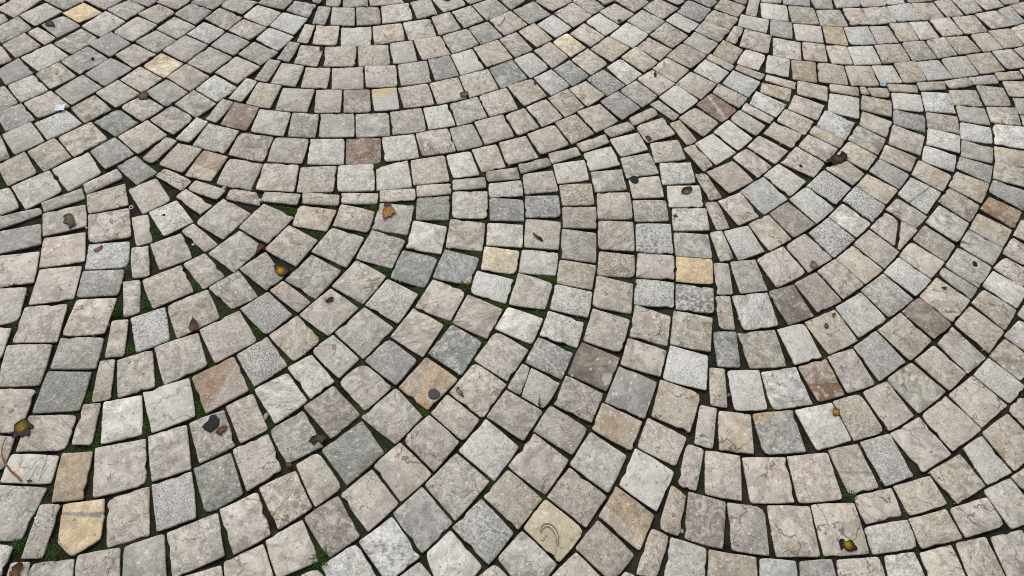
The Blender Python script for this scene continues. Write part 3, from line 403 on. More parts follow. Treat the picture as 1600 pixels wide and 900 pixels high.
MOSS = [(-0.9764, 1.1236, 0.0261, 1.0), (-0.8684, 1.0764, 0.0193, 0.9), (-1.012, 1.0058, 0.0189, 0.9), (-0.8229, 0.9687, 0.0208, 0.9), (-0.9331, 0.9056, 0.0204, 1.0), (-0.9272, 0.8984, 0.0203, 1.0), (-1.1108, 0.8929, 0.0203, 0.6), (-0.6925, 1.2521, 0.018, 0.7), (-0.6655, 1.2457, 0.0203, 0.8), (-0.6398, 1.2369, 0.0202, 0.9), (-0.5832, 1.1809, 0.0133, 0.5), (-0.9909, 0.886, 0.0182, 0.9), (-0.9313, 1.0062, 0.0168, 0.4), (-0.6187, 1.0629, 0.0192, 0.35), (-0.414, 1.284, 0.0205, 1.0), (-0.4265, 1.2826, 0.0159, 0.8), (-0.3083, 1.3106, 0.0229, 0.7), (-0.3279, 1.3059, 0.0183, 0.5), (-0.5582, 1.1724, 0.0176, 0.6), (-0.5384, 1.1634, 0.0176, 0.5), (-0.433, 1.1841, 0.0177, 0.7), (-0.3272, 1.1891, 0.0199, 0.7), (-0.3454, 1.1916, 0.0177, 0.5), (-0.2051, 1.251, 0.018, 0.8), (-0.2081, 1.349, 0.0162, 0.7), (-0.5317, 1.2705, 0.0181, 0.7), (-0.2287, 1.1333, 0.0218, 0.8), (-0.2161, 1.1303, 0.0174, 0.7), (-0.1047, 1.1534, 0.0197, 1.0), (-0.1176, 1.1586, 0.0176, 0.8), (-0.3538, 1.0682, 0.0214, 1.0), (-0.3352, 1.0597, 0.0192, 0.8), (-0.4787, 1.0738, 0.0193, 0.7), (-0.1236, 1.0366, 0.0191, 1.0), (-0.0155, 1.0918, 0.0194, 0.8), (-0.0295, 1.0946, 0.0151, 0.6), (-0.3888, 0.9564, 0.0207, 1.0), (-0.4066, 0.9624, 0.0166, 0.7), (-0.5193, 0.9606, 0.0186, 0.8), (-0.2433, 1.0178, 0.019, 0.8), (-0.0382, 0.9928, 0.0209, 0.9), (-0.0587, 0.9967, 0.0167, 0.6), (-0.4314, 1.4419, 0.0214, 0.8), (-0.1167, 1.4431, 0.0214, 0.6), (0.0524, 1.1794, 0.0155, 0.6), (0.0092, 1.2705, 0.0159, 0.7), (-0.1, 1.2699, 0.0181, 0.8), (0.1023, 1.0875, 0.0258, 1.0), (0.0831, 1.0918, 0.0194, 0.8), (-0.0298, 0.9937, 0.0251, 0.9), (0.3271, 1.3182, 0.0207, 1.0), (0.1028, 1.395, 0.0211, 0.8), (0.636, 1.5996, 0.0198, 0.8), (0.2898, 1.4269, 0.0189, 0.5), (0.8738, 1.534, 0.0195, 0.5), (0.7985, 1.4606, 0.0191, 0.8), (1.105, 1.4757, 0.012, 0.4), (-0.9188, 0.7727, 0.0195, 1.0), (-0.9094, 0.7559, 0.0175, 0.9), (-0.8319, 0.8251, 0.0198, 0.7), (-0.6225, 0.8463, 0.02, 1.0), (-0.636, 0.8542, 0.016, 0.7), (-0.599, 0.705, 0.021, 1.0), (-0.6111, 0.7208, 0.0153, 0.7), (-0.964, 0.635, 0.0168, 1.0), (-0.7002, 0.6244, 0.0204, 1.0), (-0.712, 0.6378, 0.0149, 0.6), (-0.8082, 0.5732, 0.0201, 1.0), (-0.8174, 0.5864, 0.0147, 0.7), (-0.9069, 0.5455, 0.0163, 0.9), (-0.5283, 0.6118, 0.0166, 0.9), (-0.5349, 0.7788, 0.0176, 0.9), (-0.8203, 0.6937, 0.0171, 0.7), (-0.9786, 0.7614, 0.0156, 0.7), (-1.2197, 0.806, 0.0158, 0.8), (-0.9921, 0.5921, 0.0165, 0.8), (-0.9715, 0.5957, 0.0147, 0.7), (-0.7265, 0.898, 0.0183, 0.5), (-0.466, 0.8565, 0.02, 1.0), (-0.4795, 0.8663, 0.0161, 0.7), (-0.3933, 0.9539, 0.0165, 0.8), (-0.1591, 0.9255, 0.0205, 1.0), (-0.1731, 0.9318, 0.0164, 0.8), (-0.312, 0.9156, 0.0184, 0.6), (-0.0177, 0.989, 0.0188, 1.0), (-0.3279, 0.6661, 0.0207, 0.9), (-0.322, 0.6748, 0.0151, 0.7), (-0.1792, 0.6736, 0.0208, 1.0), (-0.1939, 0.6804, 0.0151, 0.7), (-0.2028, 0.6894, 0.0133, 0.5), (-0.4643, 0.6861, 0.0171, 0.6), (-0.3569, 0.8, 0.0157, 0.6), (-0.063, 0.8841, 0.0162, 0.7), (-0.073, 0.8868, 0.0162, 0.6), (0.0493, 0.8805, 0.0162, 0.7), (0.0739, 0.9688, 0.0187, 0.9), (0.0824, 0.9658, 0.0166, 0.8), (0.1661, 0.8792, 0.0162, 0.8), (0.1546, 0.8854, 0.0142, 0.6), (0.3027, 0.9924, 0.0167, 0.7), (-0.9055, 0.5349, 0.018, 1.0), (-0.8988, 0.5219, 0.0143, 0.9), (-0.7625, 0.4636, 0.0175, 1.0), (-0.7574, 0.4497, 0.014, 0.9), (-0.9713, 0.304, 0.0182, 1.0), (-0.9772, 0.2996, 0.0132, 0.9), (-0.8947, 0.29, 0.023, 0.5), (-0.9594, 0.5089, 0.0161, 0.8), (-0.8161, 0.321, 0.015, 0.5), (-0.3465, 0.3245, 0.0167, 0.8), (-0.3554, 0.334, 0.0134, 0.6), (-0.335, 0.4815, 0.0141, 0.6), (-0.0109, 0.5219, 0.0143, 1.0), (0.1068, 0.4975, 0.0142, 0.9), (-0.4357, 0.6221, 0.013, 0.5), (-0.2529, 0.5734, 0.0146, 0.6), (0.1097, 0.4963, 0.0124, 0.8), (0.8039, 0.5603, 0.0163, 0.9), (0.7268, 0.4223, 0.0121, 0.9), (1.0321, 0.5628, 0.0127, 0.9), (0.9272, 0.5276, 0.0126, 0.8), (0.6568, 0.7676, 0.0136, 0.7), (1.2546, 0.826, 0.0119, 0.8), (1.2399, 0.9711, 0.0125, 0.5), (0.812, 0.9286, 0.0123, 0.5), (-1.3449, 1.4996, 0.0145, 0.8), (-1.5477, 1.4415, 0.0166, 0.5), (-1.7808, 1.9648, 0.0163, 0.5), (-0.1861, 2.0511, 0.0193, 1.0), (-0.2371, 1.8955, 0.0187, 0.7), (0.632, 1.9454, 0.0135, 0.9), (0.7281, 1.878, 0.0159, 1.0), (0.9391, 2.2394, 0.0173, 1.0), (0.8544, 1.8817, 0.0159, 1.0), (1.2839, 1.7929, 0.0208, 0.9), (0.9351, 2.352, 0.0207, 0.5), (0.3147, 2.2865, 0.0146, 0.6), (-0.335, 0.6638, 0.0151, 0.7), (0.5518, 1.5409, 0.0195, 0.3), (-0.7123, 0.6857, 0.0152, 0.6), (-0.8405, 0.8502, 0.016, 0.5), (-0.982, 0.7898, 0.0157, 0.6), (-0.9837, 0.9617, 0.0166, 0.5), (-0.6109, 0.7039, 0.0172, 0.8), (-0.9681, 0.6233, 0.013, 0.8), (-0.0268, 0.5219, 0.0108, 0.5), (1.0185, 0.5557, 0.0109, 0.5), (-0.3461, 0.5008, 0.0124, 0.4), (-0.966, 1.0895, 0.0172, 0.6), (0.612, 1.5561, 0.0147, 0.4), (0.6131, 0.6557, 0.0113, 0.3)]
TUFTS = [(-0.124, 1.0406, 0.0136, 60), (-0.9852, 0.8713, 0.0145, 110), (-0.8953, 0.2912, 0.0224, 90), (-0.3484, 0.3269, 0.016, 120), (0.8039, 0.5603, 0.0116, 50), (-0.9758, 0.3023, 0.0106, 50), (-0.1865, 2.0546, 0.0111, 25), (0.7259, 1.8778, 0.0106, 20)]
GUM_PATCH = [(-0.6793, 0.5875), (-0.6736, 0.5824), (-0.664, 0.5781), (-0.6563, 0.5766), (-0.6498, 0.5846), (-0.645, 0.5903), (-0.6436, 0.5991), (-0.645, 0.6078), (-0.6502, 0.6126), (-0.657, 0.6186), (-0.6639, 0.6197), (-0.6704, 0.6151), (-0.6694, 0.6055), (-0.6752, 0.5979)]
LEAVES = [([(-0.3646, 1.2897), (-0.3701, 1.2843), (-0.3816, 1.277), (-0.3846, 1.2707), (-0.3826, 1.2567), (-0.3799, 1.2465), (-0.3757, 1.2376), (-0.3708, 1.2405), (-0.3642, 1.2494), (-0.3593, 1.2476), (-0.3546, 1.2517), (-0.3548, 1.2611), (-0.3468, 1.2596), (-0.3469, 1.2679), (-0.3508, 1.2751), (-0.3568, 1.281), (-0.3623, 1.2864)], (-0.3703, 1.264), 0.0217, (128, 92, 54), (168, 124, 64), 'golden-brown lobed leaf below the row of thin stones, a dark leaf touching its stem', [(-0.3646, 1.2897), (-0.3627, 1.3055)], 0.5), ([(-0.3811, 1.2842), (-0.3746, 1.2837), (-0.3689, 1.288), (-0.3663, 1.2943), (-0.3646, 1.3005), (-0.3737, 1.3), (-0.3813, 1.2962), (-0.3849, 1.2879)], (-0.3749, 1.2909), 0.0091, (62, 44, 42), (92, 66, 62), 'small dark oval leaf at the stem of the golden-brown lobed leaf', None, 0.7), ([(-0.6278, 1.0322), (-0.6181, 1.022), (-0.607, 1.0171), (-0.5989, 1.0189), (-0.5926, 1.0273), (-0.5917, 1.0378), (-0.6, 1.0456), (-0.6096, 1.0498), (-0.6214, 1.0512), (-0.6322, 1.0544), (-0.6348, 1.0454)], (-0.6149, 1.0344), 0.011, (60, 52, 46), (205, 145, 16), 'bright yellow leaf with a dark rim lying against a mossy joint', None, 0.5), ([(-0.6938, 1.1049), (-0.6937, 1.0941), (-0.6929, 1.0834), (-0.6869, 1.0822), (-0.686, 1.0895), (-0.6823, 1.0971), (-0.6772, 1.1049), (-0.6768, 1.1141), (-0.685, 1.1177), (-0.693, 1.115)], (-0.688, 1.1019), 0.0104, (70, 46, 40), (104, 66, 54), 'reddish-brown curled leaf wedged in the joint up left of the yellow leaf', [(-0.6929, 1.0834), (-0.6916, 1.0666)], 0.8), ([(-1.2015, 1.1172), (-1.1958, 1.1238), (-1.1972, 1.1327), (-1.2066, 1.1366), (-1.2054, 1.1448), (-1.2107, 1.1482), (-1.2163, 1.1577), (-1.2243, 1.1619), (-1.2332, 1.1589), (-1.2382, 1.1522), (-1.2371, 1.1442), (-1.2265, 1.1394), (-1.2311, 1.1338), (-1.2305, 1.1269), (-1.2189, 1.1252), (-1.2143, 1.1218), (-1.2064, 1.1088)], (-1.2218, 1.1429), 0.0157, (78, 66, 54), (112, 98, 80), 'grey-brown ragged dry leaf on the stone near the left edge', [(-1.2064, 1.1088), (-1.204, 1.1067)], 0.7), ([(-1.1077, 1.0424), (-1.1019, 1.0468), (-1.0969, 1.053), (-1.0961, 1.0627), (-1.1016, 1.0669), (-1.1067, 1.0586), (-1.1132, 1.0522), (-1.1139, 1.0445)], (-1.107, 1.0519), 0.0102, (112, 70, 58), (140, 92, 78), 'narrow brick-red leaf on a speckled stone near the left edge', None, 0.5), ([(-0.7931, 0.8725), (-0.7935, 0.8615), (-0.7941, 0.8514), (-0.7937, 0.8415), (-0.79, 0.8344), (-0.7838, 0.8318), (-0.7781, 0.834), (-0.7735, 0.8394), (-0.7707, 0.8463), (-0.7734, 0.8535), (-0.7805, 0.8611), (-0.7891, 0.8678)], (-0.784, 0.8392), 0.0112, (72, 50, 48), (112, 74, 68), 'purplish-brown teardrop leaf pointing up at the edge of a tan stone', [(-0.7926, 0.8708), (-0.794, 0.874)], 0.5), ([(-1.0788, 0.5239), (-1.0718, 0.5289), (-1.0653, 0.5262), (-1.0608, 0.5321), (-1.0498, 0.5287), (-1.0526, 0.5417), (-1.0616, 0.5498), (-1.0505, 0.5486), (-1.0504, 0.5553), (-1.0624, 0.5609), (-1.0694, 0.567), (-1.0795, 0.5706), (-1.0887, 0.563), (-1.0937, 0.5535), (-1.0877, 0.5385), (-1.0838, 0.5212)], (-1.0766, 0.5506), 0.0116, (62, 52, 50), (150, 122, 16), 'large dark oak-shaped leaf with a yellow centre at the left edge', [(-1.0715, 0.5668), (-1.0724, 0.5735)], 0.5), ([(-1.0066, 0.4297), (-0.9999, 0.4305), (-0.9993, 0.4336), (-1.005, 0.4352), (-1.0085, 0.4338), (-1.0114, 0.4315)], (-1.0049, 0.4327), 0.0042, (66, 46, 46), (80, 56, 54), 'tiny dark red leaf fragment at the thick end of the orange twig', None, 0.6), ([(-0.6393, 0.5743), (-0.6328, 0.5719), (-0.6299, 0.573), (-0.6308, 0.5786), (-0.6246, 0.5826), (-0.623, 0.588), (-0.6237, 0.5931), (-0.6267, 0.595), (-0.634, 0.5948), (-0.6381, 0.5892), (-0.6407, 0.5898), (-0.6434, 0.5826), (-0.6441, 0.5769)], (-0.6331, 0.5861), 0.0088, (78, 50, 40), (118, 80, 62), 'small brown leaf just right of the large black gum patch', [(-0.6435, 0.5774), (-0.6448, 0.5764)], 0.6), ([(-0.4277, 0.5729), (-0.4223, 0.5734), (-0.4221, 0.5683), (-0.4176, 0.5687), (-0.415, 0.5744), (-0.4121, 0.5788), (-0.4056, 0.576), (-0.4042, 0.5727), (-0.3992, 0.5738), (-0.3958, 0.5789), (-0.3944, 0.5845), (-0.3906, 0.5877), (-0.3898, 0.5919), (-0.3936, 0.5953), (-0.4001, 0.5951), (-0.4055, 0.5932), (-0.4165, 0.5925), (-0.4192, 0.5898), (-0.4264, 0.5871), (-0.4282, 0.5807), (-0.4317, 0.5746)], (-0.4079, 0.5861), 0.0103, (56, 44, 40), (92, 72, 60), 'dark brown lobed leaf lying across a joint above the blue-grey stone', None, 0.8), ([(0.9424, 1.6127), (0.9507, 1.6116), (0.9535, 1.6055), (0.957, 1.6033), (0.9626, 1.6087), (0.9707, 1.6108), (0.9751, 1.6177), (0.9813, 1.6174), (0.9869, 1.618), (0.9905, 1.6249), (0.9979, 1.6311), (1.0066, 1.6397), (1.0087, 1.6486), (1.0068, 1.657), (1.0009, 1.6628), (0.9947, 1.6675), (0.9898, 1.6582), (0.9887, 1.6483), (0.9833, 1.6531), (0.9721, 1.6517), (0.9637, 1.6485), (0.9573, 1.6434), (0.9549, 1.6345), (0.9453, 1.6291), (0.9364, 1.6184)], (0.977, 1.6361), 0.012, (52, 42, 38), (98, 76, 64), 'dark brown jagged leaf in the right part, across a joint crossing', [(1.0056, 1.6385), (1.019, 1.639)], 0.8), ([(0.7586, 0.4504), (0.7592, 0.4438), (0.7598, 0.4373), (0.7622, 0.4369), (0.7671, 0.4427), (0.769, 0.4398), (0.772, 0.4359), (0.779, 0.4338), (0.789, 0.4373), (0.7951, 0.4396), (0.7971, 0.4422), (0.7922, 0.4502), (0.7912, 0.4543), (0.7881, 0.458), (0.7829, 0.46), (0.7784, 0.4563), (0.7713, 0.4548), (0.7718, 0.4575), (0.7685, 0.46), (0.7621, 0.4591), (0.761, 0.4566), (0.7576, 0.4551)], (0.7775, 0.4484), 0.0091, (38, 30, 28), (190, 142, 8), 'black leaf with a bright yellow centre near the bottom right', [(0.7589, 0.4555), (0.7538, 0.4581)], 0.5), ([(-0.9518, 0.2344), (-0.9402, 0.2362), (-0.9383, 0.2398), (-0.9387, 0.2465), (-0.944, 0.252), (-0.9407, 0.2565), (-0.9394, 0.2626), (-0.943, 0.2675), (-0.9514, 0.2681), (-0.9567, 0.262), (-0.9596, 0.2567), (-0.9565, 0.2501), (-0.9609, 0.248), (-0.9563, 0.2383)], (-0.9491, 0.2456), 0.0103, (70, 44, 22), (104, 84, 58), 'brown lobed leaf cut off at the bottom left corner', None, 0.4), ([(0.4763, 1.4345), (0.4836, 1.4329), (0.4941, 1.4336), (0.5011, 1.4383), (0.5077, 1.449), (0.5106, 1.4572), (0.505, 1.4636), (0.496, 1.4625), (0.4852, 1.4573), (0.478, 1.4485), (0.4735, 1.4371)], (0.4922, 1.4383), 0.0095, (60, 42, 36), (140, 122, 84), 'brown oval leaf with a pale underside edge on a pale stone', None, 0.7), ([(0.0467, 1.2279), (0.0535, 1.2205), (0.061, 1.2143), (0.0693, 1.2092), (0.0757, 1.2069), (0.0734, 1.2137), (0.0703, 1.2204), (0.0653, 1.2239), (0.0563, 1.228), (0.0488, 1.2342), (0.0441, 1.2393)], (0.0549, 1.2248), 0.0072, (44, 42, 36), (84, 68, 54), 'narrow dark green-black leaf on the stone above the pale yellow one', None, 0.5), ([(-0.4701, 0.9486), (-0.4632, 0.9526), (-0.4585, 0.9564), (-0.4572, 0.9618), (-0.459, 0.9662), (-0.4636, 0.9671), (-0.469, 0.9639), (-0.4728, 0.9582), (-0.4751, 0.9513)], (-0.4656, 0.9583), 0.0066, (34, 30, 32), (50, 46, 50), 'small black bean-shaped leaf with a yellow bit at its tip', None, 0.6), ([(-0.479, 0.9549), (-0.4761, 0.9519), (-0.4746, 0.9553), (-0.4763, 0.9605), (-0.4793, 0.9641), (-0.4805, 0.9594)], (-0.4774, 0.9564), 0.0041, (96, 80, 16), (168, 138, 20), 'tiny yellow leaf bit at the tip of the black bean-shaped leaf', None, 0.5), ([(-1.2143, 1.6347), (-1.2089, 1.6275), (-1.1994, 1.6281), (-1.1901, 1.6319), (-1.1831, 1.6347), (-1.1914, 1.6588), (-1.1992, 1.6645), (-1.21, 1.6644), (-1.2123, 1.6561), (-1.2189, 1.6459)], (-1.2022, 1.6481), 0.012, (86, 54, 44), (112, 100, 70), 'small red and olive leaf at a joint crossing in the upper left', [(-1.2141, 1.6559), (-1.2339, 1.6706)], 0.7), ([(-0.1126, 0.734), (-0.1107, 0.7308), (-0.1039, 0.7242), (-0.0968, 0.7197), (-0.0912, 0.7176), (-0.096, 0.7289), (-0.1001, 0.7332), (-0.1056, 0.7393), (-0.1058, 0.7432), (-0.1109, 0.7431)], (-0.1059, 0.7306), 0.0077, (88, 68, 44), (148, 136, 92), 'small olive-tan curled leaf right of the grey gum disc', None, 0.7), ([(-1.6353, 1.9384), (-1.6231, 1.9401), (-1.6061, 1.9383), (-1.6165, 1.9547), (-1.6322, 1.9683), (-1.6437, 1.9645), (-1.6449, 1.9454)], (-1.6288, 1.9529), 0.0086, (72, 50, 42), (100, 70, 58), 'small brown leaf on a grey stone in the top left corner', None, 0.5), ([(-0.216, 1.7656), (-0.204, 1.769), (-0.1942, 1.7822), (-0.2004, 1.7935), (-0.2158, 1.7915), (-0.2243, 1.7829)], (-0.2065, 1.7806), 0.0083, (86, 76, 52), (104, 108, 64), 'small olive leaf on the joint in the upper middle', [(-0.2171, 1.7746), (-0.222, 1.763)], 0.7), ([(-0.3361, 2.2715), (-0.3219, 2.2701), (-0.3127, 2.2807), (-0.3282, 2.2925), (-0.3417, 2.2882)], (-0.3265, 2.2787), 0.007, (52, 38, 36), (70, 52, 48), 'small dark leaf cut by the top edge of the picture', None, 0.5), ([(0.4147, 1.9527), (0.4211, 1.9515), (0.425, 1.9659), (0.4203, 1.9782), (0.4139, 1.9674)], (0.4197, 1.9652), 0.0043, (48, 44, 40), (60, 56, 50), 'tiny black leaf on a pale stone in the upper right middle', None, 0.5), ([(0.0184, 1.855), (0.0216, 1.8668), (0.0171, 1.8797), (0.012, 1.8684)], (0.0171, 1.8681), 0.0042, (62, 42, 34), (80, 58, 46), 'tiny brown leaf at the corner of a tan stone in the upper middle', None, 0.5), ([(0.2949, 2.2351), (0.3046, 2.2343), (0.3131, 2.2422), (0.3035, 2.2499), (0.2923, 2.2438)], (0.3027, 2.243), 0.0069, (72, 48, 40), (96, 66, 54), 'tiny reddish-brown leaf near the top edge right of centre', None, 0.5), ([(0.3788, 1.648), (0.3869, 1.6388), (0.397, 1.6502), (0.3878, 1.6645), (0.3743, 1.6594)], (0.3855, 1.6514), 0.006, (76, 52, 38), (100, 72, 52), 'small tan-brown leaf scrap in the joint below a thin stone', None, 0.5), ([(0.8013, 0.7566), (0.8067, 0.7531), (0.8153, 0.7564), (0.821, 0.7721), (0.8153, 0.7741), (0.8098, 0.7777), (0.8024, 0.7678)], (0.8097, 0.7645), 0.0062, (110, 84, 34), (182, 142, 48), 'small yellow leaf at the corner of a pale stone in the lower right', None, 0.5), ([(0.8528, 1.0441), (0.8591, 1.0448), (0.8646, 1.0526), (0.859, 1.0556), (0.8522, 1.0489)], (0.8579, 1.0495), 0.0034, (92, 58, 42), (112, 74, 54), 'tiny brown oval leaf near the corner of a tan stone at right', None, 0.5), ([(1.1852, 1.1635), (1.1926, 1.1713), (1.1857, 1.1732), (1.1757, 1.1696)], (1.1844, 1.1686), 0.0035, (46, 42, 36), (62, 56, 48), 'tiny black curled leaf on a tan stone near the right edge', None, 0.5), ([(0.8202, 1.2032), (0.8267, 1.194), (0.8421, 1.2055), (0.8367, 1.2215), (0.8263, 1.2237)], (0.8317, 1.2077), 0.0053, (112, 98, 80), (136, 122, 100), 'small faded grey-brown leaf at a stone tip in the right half', None, 0.5), ([(-0.465, 0.5114), (-0.4566, 0.5121), (-0.4549, 0.5189), (-0.4638, 0.5235), (-0.4705, 0.5211)], (-0.4622, 0.5174), 0.0043, (84, 62, 54), (104, 78, 68), 'small brown leaf scrap in a joint crossing below the dark lobed leaf', None, 0.5), ([(0.4493, 1.3372), (0.4601, 1.3421), (0.4534, 1.35), (0.4441, 1.3439)], (0.4519, 1.344), 0.0037, (66, 56, 46), (88, 76, 62), 'tiny dark leaf at the left edge of a pale stone, right of centre', None, 0.5)]
GUMS = [(0.3365, 1.4733, 0.013, 0.0151, 0, 0.02, 'dark', 'round black gum disc at a stone corner right of centre'), (-0.1643, 0.7198, 0.0141, 0.014, 0, 0.04, 'grey', 'round grey gum disc on a tan-streaked stone in the middle'), (-1.4236, 1.7978, 0.0048, 0.0061, 0, 0.05, 'dark', 'tiny black gum dot on a grey stone in the upper left'), (-0.7101, 1.948, 0.0069, 0.0086, 0, 0.08, 'dark', 'tiny black gum dot at a stone corner in the upper middle'), (0.8554, 1.5905, 0.0053, 0.0066, 0, 0.06, 'dark', 'tiny black gum dot left of the dark jagged leaf'), (1.2986, 1.2648, 0.0054, 0.0097, 0, 0.1, 'dark', 'small black gum spot on a stone near the right edge'), (0.8319, 1.013, 0.0057, 0.0072, 0, 0.08, 'grey', 'small slate-grey gum spot on a tan stone in the right half'), (-0.9764, 1.1858, 0.0039, 0.004, 0, 0.06, 'dark', 'tiny black gum dot on a grey stone left of centre')]
TWIGS = [('twig', [(-1.0983, 0.5221), (-1.0957, 0.5027), (-1.0894, 0.4861), (-1.0806, 0.4731), (-1.0714, 0.4645), (-1.0521, 0.4495), (-1.0329, 0.4388), (-1.022, 0.4306)], 0.0011, 0.0024, 'light', 'bent orange-brown twig below the dark oak-shaped leaf', 'twig'), ('twig', [(-0.1095, 2.2069), (-0.1123, 2.1841), (-0.1186, 2.1629), (-0.1299, 2.1484)], 0.001, 0.0013, 'dark', 'short curved dark twig on a stone near the top edge', 'twig')]
SCRAPS = [(-1.4253, 1.56, 0.0294, 0.0272, 0.25, 'paper', 'crumpled bluish-white paper scrap on the joint at upper left'), (1.203, 2.0105, 0.0219, 0.0153, -0.1, 'blue', 'small blue foil scrap in the joint at upper right')]
RING = (-1.0781, 1.2079)
PEBBLES = [(-0.5449, 0.6294, 0.006, 0.009, (168, 136, 122), 'pinkish pebble in a mossy joint in the lower left'), (-1.1699, 1.1252, 0.0038, 0.0034, (190, 188, 182), 'tiny pale pebble in the joint below the grey-brown ragged leaf'), (-0.8686, 1.0981, 0.0035, 0.0034, (205, 203, 200), 'tiny white pebble in a mossy joint left of centre'), (0.4162, 0.45, 0.0045, 0.0077, (150, 146, 136), 'grey pebble in a joint beside a thin tan stone at the bottom'), (-0.8481, 1.3053, 0.0073, 0.0064, (168, 152, 122), 'tan pebble in a joint at the end of a thin stone'), (-0.7343, 1.2724, 0.0054, 0.01, (176, 168, 156), 'pale pebble between two thin stones left of centre'), (0.5542, 0.7886, 0.0047, 0.006, (92, 98, 108), 'blue-grey pebble in a joint right of centre')]
MARKS = [('chalk_mark', [(-0.9943, 0.4905), (-0.992, 0.4738), (-0.9916, 0.4591), (-0.9901, 0.4468), (-0.9881, 0.4342)], 0.0055, 'chalk'), ('chalk_mark', [(-0.9592, 0.3581), (-0.9538, 0.3506), (-0.9436, 0.3415), (-0.9272, 0.3319)], 0.006, 'chalk'), ('chalk_mark', [(-0.951, 0.3669), (-0.94, 0.365), (-0.9299, 0.3607), (-0.9211, 0.3546)], 0.0045, 'chalk'), ('fossil_mark', [(0.1107, 0.4021), (0.1146, 0.4124), (0.1201, 0.4193), (0.1268, 0.4163), (0.1324, 0.4054), (0.1358, 0.393), (0.1379, 0.382), (0.1387, 0.3738)], 0.013, 'shell'), ('fossil_mark', [(0.1058, 0.4173), (0.1072, 0.4289), (0.1134, 0.4364), (0.1222, 0.4382), (0.1311, 0.436), (0.1387, 0.4295), (0.1442, 0.4206), (0.1468, 0.4094), (0.1468, 0.3925)], 0.0022, 'fossil'), ('fossil_mark', [(0.1085, 0.4161), (0.111, 0.4257), (0.1181, 0.4313), (0.1254, 0.4312), (0.1331, 0.4247), (0.1393, 0.4159), (0.1422, 0.4062), (0.1433, 0.3936)], 0.002, 'fossil')]


# look of each kind of stone: sRGB tone, grain, veins, mottling, stain
KIND = {
 'n': ((186,180,174), .22, .50, .70, .14), 'l': ((206,202,197), .20, .50, .50, .08),
 'w': ((195,186,178), .14, .75, .60, .20), 'g': ((168,164,161), .25, .20, .55, .05),
 'd': ((148,148,144), .22, .15, .45, .05), 'D': ((154,156,154), .25, .35, .70, .25),
 's': ((200,198,196), .60, .15, .35, .00), 'S': ((182,180,178), .85, .00, .30, .08),
 'k': ((168,166,164), .85, .05, .45, .00), 'v': ((170,168,166), .45, .20, 1.2, .00),
 't': ((190,182,171), .15, .80, .60, .45), 'T': ((184,167,145), .12, .40, .45, .35),
 'y': ((219,197,164), .03, .22, .12, .15), 'Y': ((220,206,184), .06, .40, .15, .12),
 'Z': ((222,208,184), .05, .30, .10, .12), 'O': ((160,138,118), .12, .35, .70, .75), 'R': ((150,133,121), .18, .35, .70, .70),
 'b': ((170,161,154), .18, .35, .75, .20), 'B': ((142,133,125), .20, .30, .80, .30),
 'p': ((190,181,176), .18, 1.0, .55, .10), 'P': ((190,178,166), .12, .65, .60, .55),
 'q': ((190,182,170), .75, .10, .40, .60), 'h': ((218,206,180), .35, .20, .20, .10),
 '1': ((195,187,181), .12, .70, .40, .08), '2': ((188,182,176), .20, .50, .60, .10),
}

# ---------------------------------------------------------------- stones
def outline(poly, r, seg, chip=0.30):
    n = len(poly)
    P = [np.array(p) for p in poly]
    L = [np.linalg.norm(P[(i + 1) % n] - P[i]) for i in range(n)]
    pts = []
    for i in range(n):
        a, b, c = P[i - 1], P[i], P[(i + 1) % n]
        la, lb = L[i - 1], L[i]
        rad = min(r.uniform(.0028, .0075), .25 * min(la, lb))
        if r.random() < 0.10: rad = min(r.uniform(.009, .018), .34 * min(la, lb))
        p1 = b + (a - b) / la * rad
        p2 = b + (c - b) / lb * rad
        pull = r.uniform(.34, .62)
        mid = b * pull + (p1 + p2) / 2 * (1 - pull)
        pts += [p1, mid, p2]
        # along the edge to the next corner
        nx = P[(i + 1) % n]
        t = (nx - b) / lb
        nn = np.array((t[1], -t[0]))
        s = max(1, int(round(seg * min(1.0, lb / .085))))
        bulge = r.uniform(-.0003, .0016)
        for q in range(s):
            f = (rad / lb) + (1 - 2 * rad / lb) * (q + 1) / (s + 1)
            p = b + t * lb * f + nn * (bulge * math.sin(math.pi * f) + r.uniform(-.0008, .0006))
            if r.random() < chip * .2: p = p - nn * r.uniform(.0012, .0045)
            pts.append(p)
    return np.array(pts)

